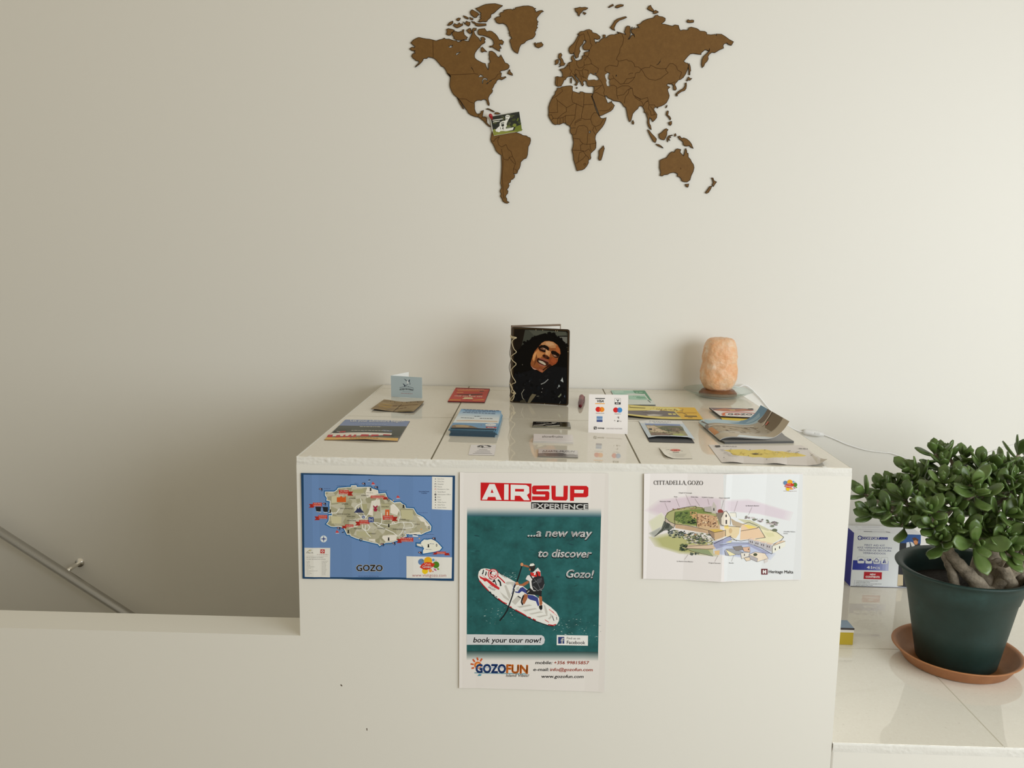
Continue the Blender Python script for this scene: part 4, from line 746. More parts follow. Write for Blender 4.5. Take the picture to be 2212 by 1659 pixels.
# serif title, drawn stroke by stroke
def serif(x, y, h, c, txt):
    tk, tn = h*0.15, h*0.055
    def bar(x0, y0, x1, y1, w_): s.stroke([(x+x0*h, y-y0*h), (x+x1*h, y-y1*h)], w_, c, lift=False)
    def sf(x0, y0, l=0.24): s.stroke([(x+(x0-l/2)*h, y-y0*h), (x+(x0+l/2)*h, y-y0*h)], tn, c, lift=False)
    def ring(cx, a0, a1, rx=0.42):
        n_ = 24; pts, fs = [], []
        for i in range(n_+1):
            a = math.radians(a0+(a1-a0)*i/n_); pts.append((x+(cx+rx*math.cos(a))*h, y-(0.5+0.52*math.sin(a))*h))
        for i in range(n_+1):
            a = math.radians(a0+(a1-a0)*i/n_); pts.append((x+(cx+(rx-0.15)*math.cos(a))*h, y-(0.5+0.46*math.sin(a))*h))
        for i in range(n_): fs.append((i, i+1, n_+2+i, n_+1+i))
        s.tri(s.P(pts), fs, c)
    for ch in txt:
        s.up(); adv = 0.8
        if ch == 'C': ring(0.46, 40, 320); bar(0.78, 0.62, 0.78, 0.98, tn); adv = 0.86
        elif ch == 'G': ring(0.46, 40, 330); bar(0.78, 0.62, 0.78, 0.98, tn); bar(0.80, 0.06, 0.80, 0.44, tk); sf(0.80, 0.42); adv = 0.98
        elif ch == 'O': ring(0.46, 0, 360, 0.46); adv = 1.0
        elif ch == 'I': bar(0.18, 0, 0.18, 1, tk); sf(0.18, 0.02, 0.34); sf(0.18, 0.98, 0.34); adv = 0.42
        elif ch == 'T': bar(0.38, 0, 0.38, 1, tk); sf(0.38, 0.02, 0.34); bar(0.03, 0.97, 0.73, 0.97, tn*1.3); bar(0.04, 0.78, 0.04, 1, tn); bar(0.72, 0.78, 0.72, 1, tn); adv = 0.80
        elif ch == 'A': bar(0.12, 0, 0.44, 1, tn); bar(0.76, 0, 0.44, 1.02, tk); bar(0.24, 0.36, 0.62, 0.36, tn); sf(0.12, 0.02); sf(0.76, 0.02, 0.3); adv = 0.92
        elif ch == 'D':
            bar(0.18, 0, 0.18, 1, tk); ring(0.36, -90, 90, 0.52); bar(0.05, 0.98, 0.4, 0.98, tn); bar(0.05, 0.02, 0.4, 0.02, tn); adv = 1.0
        elif ch == 'E': bar(0.18, 0, 0.18, 1, tk); bar(0.05, 0.98, 0.62, 0.98, tn); bar(0.05, 0.02, 0.66, 0.02, tn); bar(0.2, 0.52, 0.52, 0.52, tn); bar(0.62, 0.8, 0.62, 1, tn); bar(0.66, 0, 0.66, 0.22, tn); bar(0.52, 0.42, 0.52, 0.62, tn); adv = 0.74
        elif ch == 'L': bar(0.18, 0, 0.18, 1, tk); sf(0.18, 0.98, 0.34); bar(0.05, 0.02, 0.64, 0.02, tn); bar(0.64, 0, 0.64, 0.26, tn); adv = 0.72
        elif ch == 'Z': bar(0.08, 0.97, 0.68, 0.97, tn*1.2); bar(0.06, 0.03, 0.72, 0.03, tn*1.2); bar(0.14, 0.04, 0.62, 0.97, tk); bar(0.08, 0.78, 0.08, 1, tn); bar(0.72, 0, 0.72, 0.22, tn); adv = 0.80
        elif ch == ',': bar(0.12, 0.08, 0.06, -0.16, tk*0.8); adv = 0.3
        elif ch == ' ': adv = 0.16
        x += adv*h
serif(236, 208, 50, (26, 24, 24), 'CITTADELLA, GOZO')
gozo_logo(s, 1902, 212, 0.60); s.text('Gozo', 1848, 236, 1926, 238, 24, wh, 0, 0.02); s.text('Visit', 1868, 206, 1916, 207, 18, (220, 180, 160)); s.text('www.visitgozo.com', 1826, 290, 1988, 291, 12, (150, 130, 128))
s.rect(1556, 1238, 1632, 1308, (92, 16, 28)); s.rect(1572, 1252, 1588, 1296, wh); s.rect(1600, 1252, 1616, 1296, wh); s.rect(1588, 1266, 1600, 1282, wh)
s.text('Heritage Malta', 1648, 1290, 1946, 1294, 38, (36, 32, 34), 0, 0.012)
cut_creases(s)
tag(s.build('poster'), 'white poster with a watercolour drawing of a walled citadel, rightmost on the counter front', 'poster')

# ---------------------------------------------------------------- things lying on the counter
ZT = TOP + 0.0002
GAIN = 1.14
Sheet.STEP = 2.2e-5
def sheet(z, x0, y0, k): return Sheet(flat_map(z)).crop(x0, y0, k)
dark = (26, 25, 24)

# red leaflet, back left
s = sheet(ZT+0.0030, 950, 820, 9.22)
s.slab('320 158 998 180 892 446 158 430', 0.0030, (182, 66, 56), (70, 24, 22))
s.poly('322 160 996 180 990 196 318 174', (120, 40, 40)); s.poly('352 200 950 214 945 226 350 214', (206, 120, 90))
s.lines(345, 196, 890, 208, 14, (226, 190, 160)); s.stroke('355 222 830 232', 10, (196, 120, 60)); s.stroke('335 256 470 258', 12, (210, 150, 90))
s.poly('340 292 600 286 850 280 855 300 640 316 360 306', (92, 44, 40)); s.poly('790 225 870 222 880 240 800 244', (96, 52, 50))
s.text('HOP ON HOP OFF', 300, 334, 850, 352, 22, (232, 214, 196), bold=0.012)
s.poly('445 385 500 352 640 356 668 384 600 398', (206, 190, 150)); s.poly('510 388 640 392 640 404 505 400', (170, 40, 36)); s.poly('195 398 420 404 415 416 190 410', (214, 160, 60)); s.poly('660 410 880 396 878 408 655 418', (220, 170, 70)); s.ell(600, 312, 22, 8, (220, 210, 200))
tag(s.build('leaflet'), 'red leaflet lying flat near the wall, left of the standing notebook', 'leaflet')

# blue boat trip leaflets: a stack
NST, THK = 12, 0.00135
q = [onZ(996.6, 884.2, TOP+0.0165), onZ(1083, 888.4, TOP+0.0165), onZ(1069.3, 944.7, TOP), onZ(971.1, 941.5, TOP)]
q = [Vector((v.x, v.y, TOP)) for v in q]
cen = sum(q, Vector())/4
pb = pbr('leaflet_blue', (0.115, 0.30, 0.46), 0.4, spec=0.4); pe = pbr('leaflet_edge', (0.60, 0.76, 0.86), 0.6); pd = pbr('leaflet_dark_edge', (0.03, 0.065, 0.10), 0.5)
def leaflet_bm():
    bm = bmesh.new()
    a = [bm.verts.new(v) for v in q]; b = [bm.verts.new(v+Vector((0, 0, THK*0.86))) for v in q]
    bm.faces.new(b).material_index = 0; bm.faces.new(list(reversed(a))).material_index = 0
    for i in range(4):
        f = bm.faces.new((a[i], a[(i+1) % 4], b[(i+1) % 4], b[i])); f.material_index = (1, 1, 2, 2)[i]
    return bm
first = mesh_obj('leaflet', leaflet_bm(), [pb, pe, pd])
tag(first, 'blue leaflet stacked underneath the top one in the blue pile', 'leaflet', 'blue leaflets in the pile')
r = random.Random(14)
for k in range(1, NST-1):
    c = first.copy(); COL.objects.link(c)
    c.location = first.location + Vector((r.uniform(-0.0022, 0.0026), r.uniform(-0.0010, 0.0012), k*THK)); c.rotation_euler = (0, 0, r.uniform(-0.018, 0.016))
    if k in (4, 5, 6): c.location.x += 0.004
zt = TOP+(NST-1)*THK+0.0008
s = sheet(zt, 950, 820, 9.22)
s.slab('430 583 1226 624 1135 992 700 972 212 966', 0.0007, (140, 178, 210), (30, 44, 58))
for i in range(9):
    t0, t1 = i/9, (i+1)/9; L = lambda t: (430+(250-430)*t, 583+(880-583)*t); Rr = lambda t: (1226+(1160-1226)*t, 624+(895-624)*t)
    s.poly([L(t0), Rr(t0), Rr(t1), L(t1)], mixc((122, 164, 204), (216, 222, 226), math.sin(min(1, i/6)*1.57)))
s.poly('262 858 1166 872 1145 960 215 950', (112, 152, 190)); s.poly('330 812 600 806 1150 826 1148 852 900 842 640 832 340 832', (206, 186, 168))
s.poly('245 912 330 898 520 905 640 925 790 975 230 965', (128, 108, 82)); s.poly('300 915 460 905 600 925 560 950 330 940', (176, 152, 116)); s.poly('225 955 700 965 1130 985 1125 1000 700 985 215 975', (24, 36, 52))
for t, x0, y0, x1, y1 in (('Crystal Lagoon Comino', 470, 606, 1185, 632), ('Blue Lagoon Cruises', 505, 636, 1110, 656), ('Water Taxi and Boat Trips', 462, 664, 1115, 692)): s.lines(x0, y0, x1, y1, 26, (58, 80, 118))
s.lines(690, 742, 815, 740, 20, (50, 70, 90)); s.lines(420, 770, 680, 778, 18, (40, 60, 60)); s.lines(800, 782, 1050, 788, 20, (30, 36, 50))
s.ell(1015, 905, 112, 26, (226, 228, 230)); s.lines(945, 912, 1085, 914, 16, (40, 70, 130)); s.poly('925 940 1130 948 1128 972 920 965', (176, 44, 44)); s.lines(950, 964, 1080, 968, 18, (230, 220, 220)); s.ell(825, 908, 6, 8, (160, 60, 60))
tag(s.build('leaflet'), 'topmost light blue boat trip leaflet of the pile left of the notebook', 'leaflet', 'blue leaflets in the pile')

# small white business card in front of the pile
s = sheet(ZT+0.0006, 950, 820, 9.22)
s.slab('620 1298 1122 1300 1086 1506 570 1496', 0.0006, (222, 219, 222), (150, 148, 148))
for k in range(11):
    a = math.radians(200+k*14); s.stroke([(885+95*math.cos(a), 1345+28*math.sin(a)), (885+150*math.cos(a), 1345+42*math.sin(a))], 12, (24, 24, 24))
s.ell(850, 1338, 26, 12, (24, 24, 24)); s.lines(750, 1362, 1010, 1366, 15, (44, 44, 44))
for i, (x0, x1) in enumerate(((780, 950), (735, 1000), (700, 1010), (660, 1040))): s.stroke([(x0, 1396+i*25), (x1, 1400+i*25)], 5, (150, 148, 152))
tag(s.build('business_card'), 'white business card with a black arched emblem, in front of the blue pile', 'card')

# adventure leaflet, front left
q4 = [onZ(x, y, ZT) for x, y in ((746, 906.6), (885.3, 909.5), (859, 953.2), (700, 949.8))]
s = Sheet(lambda x, y, h: onZ(x, y, ZT+0.0008) + Vector((0, 0, h + (0.0035*max(0.0, 1-abs(x-790)/75)*max(0, (y-925)/28)))) ).crop(690, 890, 10.53)
s.slab('590 172 1200 180 2058 206 1905 460 1780 666 1300 662 900 648 500 640 105 632', 0.0007, (120, 136, 170), (110, 80, 40))
s.poly('590 174 2056 208 1985 325 450 308', (128, 142, 178)); s.poly('450 308 1985 325 1800 625 165 575', (92, 94, 86)); 
for i in range(14): y = 330+i*16; s.stroke([(420-i*14, y), (1950-i*9, y+12)], 4, (78, 82, 78))
s.poly('165 575 1230 600 1800 598 1780 664 110 632', (214, 172, 96)); s.poly('440 575 1600 600 1560 640 640 620', (206, 170, 116))
s.poly('290 480 400 440 600 470 1000 480 1650 490 1640 530 1380 545 1000 560 300 560 150 570', (222, 216, 208)); s.poly('290 478 340 440 520 465 700 478 1020 490 620 480 350 490', (40, 38, 38))
for t in ('165 570 200 520 310 520 290 575', '355 572 400 530 470 530 480 570', '520 572 560 530 600 532 580 572', '620 574 690 530 740 535 700 578', '740 580 800 530 845 535 820 580', '910 578 960 530 1130 535 1110 580', '1150 585 1190 535 1340 530 1360 560 1250 570', '1440 545 1460 520 1600 525 1640 545', '370 570 830 580 820 590 360 585', '445 480 480 450 590 440 600 465'): s.poly(t, (186, 52, 58))
s.stroke('1600 540 1700 560', 8, (60, 50, 50)); s.poly('1070 590 1140 590 1140 580 1070 578', (30, 30, 30))
s.text('Let your adventure begin!!', 705, 222, 1925, 238, 44, (226, 226, 226), 0.1, 0.015); s.lines(940, 300, 1540, 308, 24, (168, 180, 206)); s.lines(915, 348, 1400, 354, 24, (216, 214, 206)); s.lines(725, 444, 1590, 452, 26, (206, 206, 196)); s.lines(690, 620, 1340, 630, 22, (110, 84, 60))
s.cut([(x, 1, x, 2) for x in (300, 700, 1050, 1400, 1700)] + [(1, y, 2, y) for y in (370, 460, 550)])
tag(s.build('leaflet'), 'leaflet with a red and white boat on grey water, front left corner of the counter', 'leaflet')

# brown folded leaflet
s = Sheet(lambda x, y, h: onZ(x, y, ZT+0.0012) + Vector((0, 0, h + 0.0032*min(1.0, abs((x-(867.6-(y-873.6)*1.17))/34))**1.4)) ).crop(790, 790, 15.08)
brn = pbr('brown_paper', lin((150, 118, 72)), 0.5); noise_mix(brn, [(0.3, (0.20, 0.125, 0.045)), (0.55, (0.33, 0.22, 0.085)), (0.8, (0.42, 0.30, 0.12))], 24, 4)
s.slab('595 1133 900 1162 1200 1178 1500 1172 1902 1182 1850 1260 1560 1527 1200 1520 900 1492 500 1470 165 1440', 0.0008, brn, (34, 26, 18))
for x, y, wd in ((800, 1170, 40), (940, 1190, 30), (1180, 1182, 30), (1330, 1190, 40), (1460, 1190, 60), (1690, 1195, 50)): s.stroke([(x, y), (x+14, y+32)], 14, (56, 42, 26))
s.lines(880, 1350, 1240, 1330, 70, (110, 82, 46)); s.lines(970, 1430, 1330, 1400, 44, (100, 72, 40)); s.stroke('470 1290 860 1310', 22, (164, 132, 66)); s.stroke('430 1350 820 1370', 26, (170, 136, 66)); s.stroke('400 1400 700 1420', 16, (150, 120, 62)); s.stroke('1080 1300 1700 1290', 14, (140, 108, 62)); s.stroke('1060 1490 1500 1500', 16, (130, 120, 60))
s.stroke('1170 1262 900 1492', 16, (70, 50, 28))
s.cut([(1170+d, 1262, 900+d, 1492) for d in (-560, -400, -260, -130, -50, 0, 50, 130, 260, 400)])
tag(s.build('leaflet'), 'brown centre-folded leaflet lying in front of the light blue card', 'leaflet')

# light blue folded card standing at the back left
yb = onZ(845, 857.5, TOP); ye = onZ(911.7, 860.6, TOP)
u = (ye-yb).normalized(); nrm = Vector((u.y, -u.x, 0))
fc = root('folded_card', tuple((yb+ye)/2), 'light blue folded card with a leaping fish emblem, standing by the wall', 'card')
s = Sheet(plane_map(yb, nrm)).crop(790, 790, 15.08)
s.slab('816 320 1834 384 1840 1060 830 1010', 0.0006, (160, 174, 180), (220, 224, 226))
nv = (26, 36, 62)
s.poly('1240 420 1300 450 1345 500 1330 515 1290 470', nv); s.poly('1385 520 1405 470 1440 435 1430 500 1425 520 1455 580 1450 620 1435 622 1440 585 1420 530', nv); s.poly('1205 575 1240 590 1275 625 1300 635 1345 620 1385 575 1370 615 1330 645 1290 650 1280 690 1260 690 1250 640 1225 610', nv)
s.poly('1385 690 1400 660 1410 690', nv); s.poly('1330 500 1385 500 1400 570 1360 600 1345 550', (196, 200, 204))
s.stroke([(1105+i*23, 715-42*math.sin(math.pi*i/20)+i*0.9) for i in range(21)], 10, nv)
s.text('BODEJA FISH MARKET', 1110, 800, 1560, 825, 55, (18, 22, 34), 0, 0.03, arc=26)
s.stroke('1200 838 1300 845 1460 856', 9, (120, 132, 138)); s.lines(1148, 905, 1525, 925, 26, (150, 78, 78))
s.build('front_panel', fc)
# rear panel, hinged at the left edge
p0 = onY(844, 811.2, yb.y); hh = (p0.z-TOP)
d2 = Vector((0.5*u.x-0.0, 1, 0)).normalized()
ang = math.radians(74); d2 = Vector((u.x*math.cos(ang)-u.y*math.sin(ang), u.x*math.sin(ang)+u.y*math.cos(ang), 0))
bm = bmesh.new(); L = (ye-yb).length
b0 = yb - nrm*0.0008
pts = [b0, b0+d2*L*0.98]
vs = [bm.verts.new(p+Vector((0, 0, z))) for p in pts for z in (0, hh)] + [bm.verts.new(p+Vector((0, 0, z))+Vector((d2.y, -d2.x, 0))*-0.0006) for p in pts for z in (0, hh)]
for f in ((0, 2, 3, 1), (4, 5, 7, 6), (1, 3, 7, 5), (0, 4, 6, 2), (2, 6, 7, 3), (0, 1, 5, 4)): bm.faces.new([vs[i] for i in f])
bmesh.ops.recalc_face_normals(bm, faces=bm.faces)
tag(mesh_obj('back_panel', bm, ink((222, 226, 232)), fc), 'plain white inside of the card')

# three small piles of cards in the middle
def card_stack(x0, y0, k, top, bottom_front, n, h, face, edge, name, lab_top, lab_rest, group, draw, rough=0.3):
    tf = [(x0+x/k, y0+y/k) for x, y in pp(top)]
    base = [onZ(*tf[0], TOP+h), onZ(*tf[1], TOP+h), onZ(*[(x0+x/k, y0+y/k) for x, y in pp(bottom_front)][1], TOP), onZ(*[(x0+x/k, y0+y/k) for x, y in pp(bottom_front)][0], TOP)]
    base = [Vector((v.x, v.y, TOP)) for v in base]; t = h/n
    bm = bmesh.new(); a = [bm.verts.new(v+Vector((0, 0, 0.0001))) for v in base]; b = [bm.verts.new(v+Vector((0, 0, t*0.9))) for v in base]
    bm.faces.new(b); bm.faces.new(list(reversed(a)))
    for i in range(4): bm.faces.new((a[i], a[(i+1) % 4], b[(i+1) % 4], b[i])).material_index = 1
    f0 = mesh_obj(name, bm, [ink(face, rough), ink(edge, 0.6)]); tag(f0, lab_rest, 'card', group)
    r = random.Random(n)
    for i in range(1, n-1):
        c = f0.copy(); COL.objects.link(c); c.location = f0.location+Vector((r.uniform(-0.0008, 0.0008), r.uniform(-0.0005, 0.0005), t*i)); c.rotation_euler = (0, 0, r.uniform(-0.006, 0.006))
    s = sheet(TOP+h, x0, y0, k); s.rough = rough; s.spec = 0.45
    s.slab(top, t*0.9, face, edge); draw(s); tag(s.build(name), lab_top, 'card', group)
def d1(s):
    s.poly('330 318 1505 338 1525 480 320 462', (28, 28, 26)); s.poly('1180 360 1505 345 1525 480 1200 470', (62, 54, 30)); s.poly('330 425 640 400 700 380 940 372 930 400 740 395 640 440 330 445', (170, 166, 160)); s.poly('740 405 900 395 940 415 860 430 760 430', (24, 24, 24)); s.poly('920 345 1110 345 1060 365 960 385', (216, 214, 210)); s.poly('700 430 860 440 1000 430 1200 425 1190 460 940 466 800 460', (190, 188, 180)); s.lines(430, 358, 840, 362, 26, (150, 150, 148)); s.ell(1230, 362, 12, 9, (180, 170, 150)); s.poly('320 462 1530 486 1532 498 315 474', (176, 170, 140))
card_stack(1130, 890, 15.08, '326 310 1512 330 1540 498 308 474', '305 512 1546 548', 6, 0.0035, (32, 32, 30), (150, 146, 132), 'business_card', 'topmost glossy black card of the small pile, rearmost of the three piles', 'black card under the topmost one in the rearmost of the three piles', 'black cards in a pile', d1, 0.15)
def d2_(s):
    s.text('slowfruits', 618, 830, 1290, 838, 70, (46, 46, 46), 0.12, 0.008); s.stroke('500 872 1420 900', 4, (196, 190, 194)); s.stroke('360 890 1590 930', 3, (206, 202, 204))
card_stack(1130, 890, 15.08, '346 709 1612 746 1632 975 336 938', '330 992 1634 1042', 7, 0.0045, (226, 220, 223), (206, 202, 196), 'business_card', 'topmost white card of the middle pile of three, with thin grey lettering', 'plain white card under the topmost one in the middle pile of three', 'white cards in a pile', d2_)
def d3(s):
    s.poly('500 1200 1775 1250 1778 1385 1400 1370 1200 1330 492 1350', (206, 202, 204)); s.poly('492 1345 1200 1330 1440 1390 1780 1400 1784 1472 490 1438', (140, 134, 134)); s.text('AZARTIL-MUTLIN', 620, 1298, 1660, 1312, 50, (22, 22, 24), 0.25, 0.03)
    for i, (x0, x1, y) in enumerate(((620, 1350, 1335), (680, 1400, 1362), (730, 1380, 1388), (760, 1300, 1408))): s.stroke([(x0, y), (x1, y+10)], 9, (88, 82, 84))
    s.stroke('1480 1365 1670 1375', 8, (120, 116, 118)); s.stroke('1450 1410 1740 1425', 10, (120, 116, 118))
card_stack(1130, 890, 15.08, '500 1200 1776 1250 1786 1474 488 1440', '482 1472 1788 1506', 3, 0.0022, (160, 156, 156), (120, 116, 108), 'business_card', 'topmost silvery grey card of the frontmost of the three piles', 'grey card under the topmost one in the frontmost of the three piles', 'silvery cards in a pile', d3, 0.12)

# small burgundy capsule
ga = onZ(1256.5, 861, TOP); gb = onZ(1253.2, 884, TOP); ax = (gb-ga).normalized()
zc = Vector((0, 0, 0.0075))
cp_ = root('capsule', tuple((ga+gb)/2), 'small burgundy capsule shaped trinket lying between the notebook and the payment sign', 'trinket')
bg_m = pbr('burgundy', (0.11, 0.008, 0.014), 0.35, spec=0.15); pk_m = pbr('pink_highlight', (0.26, 0.05, 0.055), 0.4, spec=0.2)  # the barrel's pink highlight is put into its colour
Lc = (gb-ga).length
bm = bmesh.new(); add_tube(bm, [ga+zc+ax*Lc*t for t in (0.0, 0.02, 0.08, 0.3, 0.56)], [0.002, 0.0055, 0.0070, 0.0072, 0.0066], 20); mesh_obj('barrel', bm, pk_m, cp_, True)
bm = bmesh.new(); add_tube(bm, [ga+zc+ax*Lc*t for t in (0.52, 0.56, 0.66, 0.82, 0.90, 0.95, 1.0, 1.01)], [0.0066, 0.0074, 0.0076, 0.0068, 0.0055, 0.0048, 0.0036, 0.0010], 20); mesh_obj('knob', bm, bg_m, cp_, True)
bm = bmesh.new(); sd = Vector((-ax.y, ax.x, 0)); sd = sd if sd.x > 0 else -sd
add_tube(bm, [ga+zc+ax*Lc*t+sd*0.0066+Vector((0, 0, -0.002)) for t in (0.0, 0.05, 0.4, 0.58)], [0.001, 0.0035, 0.0040, 0.002], 14); mesh_obj('side_clip', bm, bg_m, cp_, True)

# payment sign
sl_, sr_ = onZ(1270.7, 934.5, TOP), onZ(1355.5, 937.8, TOP)
u = (sr_-sl_).normalized(); n0 = Vector((u.y, -u.x, 0)); nn = (n0 + Vector((0, 0, 0.16))).normalized()
s = Sheet(plane_map(sl_+n0*0.0+Vector((0, 0, 0.0006)), nn)).crop(1240, 830, 13.83); s.gain = 1.22
s.slab('448 298 1618 318 1602 1492 424 1444', 0.003, (222, 215, 215), (206, 200, 196))
k_ = (18, 18, 20)
s.poly('636 413 925 416 923 441 635 439', k_); s.text('VISA', 678, 537, 886, 540, 76, k_, 0.18, 0.04); s.poly('633 566 920 568 918 592 632 590', (226, 150, 44))
s.ell(722, 752, 80, 78, (196, 30, 26)); s.ell(830, 755, 78, 76, (226, 132, 30)); s.poly([(776+30*math.cos(a)*1.0, 754+56*math.sin(a)) for a in [i*math.pi/10 for i in range(20)]], (214, 84, 28)); s.text('mastercard', 652, 876, 898, 880, 26, (90, 84, 88), 0, 0.03)
s.poly('1218 418 1392 422 1392 606 1216 602', k_); s.poly('1224 424 1386 428 1386 540 1222 538', (224, 218, 218)); s.text('V', 1268, 522, 1348, 523, 74, k_, 0, 0.05); s.text('PAY', 1250, 588, 1350, 590, 36, (220, 216, 216), 0.15, 0.04)
s.ell(1248, 770, 77, 78, (196, 30, 30)); s.ell(1364, 772, 77, 78, (58, 130, 190)); s.poly([(1306+24*math.cos(a), 771+54*math.sin(a)) for a in [i*math.pi/10 for i in range(20)]], (110, 76, 140)); s.text('maestro', 1214, 894, 1396, 897, 26, (90, 84, 88), 0, 0.03)
for i in range(6): s.poly([(680, 955+i*28), (852, 957+i*28), (850, 986+i*28), (679, 984+i*28)], mixc((110, 146, 186), (44, 56, 116), i/5) if i not in (2, 3) else (160, 184, 208))
s.text('AMERICAN', 690, 1030, 842, 1032, 22, (70, 100, 160), 0, 0.02); s.text('EXPRESS', 700, 1062, 842, 1064, 22, (70, 100, 160), 0, 0.02)
s.poly('1278 990 1340 962 1345 1026 1320 1022 1325 985 1300 992', (96, 90, 92)); s.poly('1208 1090 1220 1068 1234 1092 1226 1104', (110, 104, 106)); s.ell(1310, 1104, 20, 20, k_); s.stroke('1318 1086 1328 1074', 9, k_); s.text('Pay', 1352, 1116, 1420, 1118, 32, (120, 112, 114))
s.rrect(596, 1264, 676, 1352, 16, k_); s.stroke('650 1285 625 1285 622 1305 652 1315 650 1338 622 1338', 10, (226, 222, 222)); s.text('sumup', 706, 1326, 905, 1332, 52, (40, 38, 40), 0, 0.03); s.text('CERTIFIED PARTNER', 960, 1340, 1446, 1348, 40, (160, 154, 156), 0, 0)
s.cut([])
tag(s.build('payment_sign'), 'white upright sign with card payment logos, standing on the counter', 'sign')

# green and white leaflet, back
s = sheet(ZT+0.0022, 1310, 830, 9.76)
s.slab('92 128 810 130 1036 434 250 428', 0.0022, (208, 216, 212), (56, 60, 58))
s.poly('94 130 560 132 600 190 380 200 470 215 200 226 145 214', (164, 202, 188)); s.poly('150 145 350 140 370 175 180 185', (184, 214, 202)); s.poly('552 132 808 132 960 350 880 330 780 205 600 192', (92, 148, 118)); s.lines(620, 182, 770, 184, 30, (170, 206, 186))
s.poly('465 240 830 240 880 330 700 330 480 318', (166, 204, 186)); s.lines(560, 258, 700, 262, 20, (100, 150, 130)); s.poly('640 262 800 266 850 300 700 305 620 290', (122, 172, 146)); s.stroke('480 270 480 315', 8, (130, 180, 160)); s.stroke('870 335 930 385', 14, (84, 96, 92)); s.poly('780 205 800 203 900 335 885 338', (224, 228, 226))
tag(s.build('leaflet'), 'green and white leaflet half hidden behind the payment sign, near the wall', 'leaflet')

# wide yellow leaflet
s = Sheet(lambda x, y, h: onZ(x, y, ZT+0.0016) + Vector((0, 0, h + 0.006*max(0.0, (1430-x)/100)))).crop(1310, 830, 9.76)
s.slab('240 462 460 466 1180 478 1860 490 2046 745 1400 738 800 716 460 688 250 676', 0.0009, (214, 196, 112), (26, 24, 20))
s.poly('1400 488 1858 492 2042 742 1600 735', (220, 178, 68)); s.poly('460 480 1500 500 1600 560 1000 560 460 570', (222, 208, 126)); s.poly('300 600 460 590 800 572 1140 552 1430 575 1490 640 1570 690 1200 682 800 682 300 652', (112, 104, 104)); s.poly('840 572 1000 552 1150 555 1100 575', (206, 200, 190)); s.poly('300 655 460 660 850 682 460 676', (222, 210, 140)); s.poly('840 660 1000 640 1200 650 1100 670 900 682', (196, 190, 184)); s.poly('1295 615 1370 618 1385 645 1310 642', (230, 212, 120)); s.poly('1390 618 1455 620 1468 646 1405 644', (230, 212, 120)); s.stroke('1480 602 1600 600 1700 650', 12, (120, 96, 46)); s.poly('1640 662 1900 668 1920 690 1650 684', (84, 72, 50))
r = random.Random(2)
for i in range(40): x = r.uniform(880, 1640); s.ell(x, 515+(x-880)*0.03+r.uniform(-6, 34), r.uniform(5, 16), r.uniform(3, 8), r.choice([(150, 120, 70), (176, 110, 70), (120, 110, 80), (196, 160, 90)]), 0, 7)
s.stroke('480 522 820 524', 10, (150, 136, 80)); s.stroke('490 490 495 520', 8, (130, 100, 60)); s.lines(770, 620, 915, 615, 22, (150, 140, 130)); s.text('GOZO', 1720, 716, 1815, 720, 16, (80, 60, 30), 0, 0.03); s.stroke('1640 605 1900 608', 6, (190, 150, 60))
s.cut([(x, 1, x, 2) for x in (700, 950, 1171)])
tag(s.build('leaflet'), 'wide yellow leaflet with a grey bus, partly behind the payment sign', 'leaflet')

# folded leaflet with a landscape picture
s = Sheet(lambda x, y, h: onZ(x, y, ZT) + Vector((0, 0, h + 0.0016 + 0.0055*min(1.0, max(0.0, (y-905)/46))*(0.55+0.45*math.sin((x-1395)/33.0))))).crop(1310, 830, 9.76)
s.slab('678 782 860 768 1200 780 1582 792 1700 960 1862 1200 1700 1160 1300 1150 1060 1140 880 1160 770 960', 0.0006, (196, 208, 220), (214, 216, 218))
s.poly('680 784 860 770 1580 794 1615 862 1200 850 715 840', (222, 222, 224)); s.lines(900, 806, 1360, 830, 24, (140, 140, 144)); s.lines(990, 832, 1300, 855, 20, (140, 140, 144))
s.poly('808 850 1545 875 1720 1135 1560 1142 940 1125 890 1010', (150, 142, 110)); s.poly('808 850 1545 875 1565 912 1300 905 1000 900 825 880', (124, 140, 186)); s.poly('840 895 1000 905 1200 1020 1300 1045 1000 1050 900 1010', (206, 186, 160)); s.poly('1080 960 1180 920 1380 910 1600 930 1640 1020 1300 1050 1180 1000', (96, 100, 76)); s.poly('1300 960 1500 950 1600 1030 1400 1050', (120, 106, 92)); s.poly('930 1060 1150 1070 1350 1110 1340 1140 945 1125', (128, 104, 92)); s.poly('1370 1100 1550 1090 1660 1120 1600 1142 1420 1140', (166, 172, 106)); s.poly('1040 1050 1380 1045 1360 1060 1050 1064', (200, 190, 160)); s.poly('888 958 955 962 965 1005 900 1000', (56, 48, 46))
r = random.Random(4)
for i in range(50): s.ell(r.uniform(1000, 1600), r.uniform(960, 1120), r.uniform(6, 26), r.uniform(3, 9), r.choice([(90, 96, 70), (150, 140, 116), (176, 160, 130), (110, 96, 84)]), 0, 7)
s.cut([(x, 1, x, 2) for x in range(760, 1860, 100)] + [(1, y, 2, y) for y in (860, 950, 1040, 1100)])
fl = root('leaflet', tuple(onZ(1440, 935, TOP)), 'folded pale blue leaflet with a landscape picture, right of the payment sign', 'leaflet')
s.build('front_fold', fl)
s = sheet(ZT+0.0009, 1310, 830, 9.76); s.slab('690 800 860 790 1575 810 1856 1234 905 1212', 0.0009, (60, 62, 66), (40, 40, 42)); s.build('back_fold', fl)

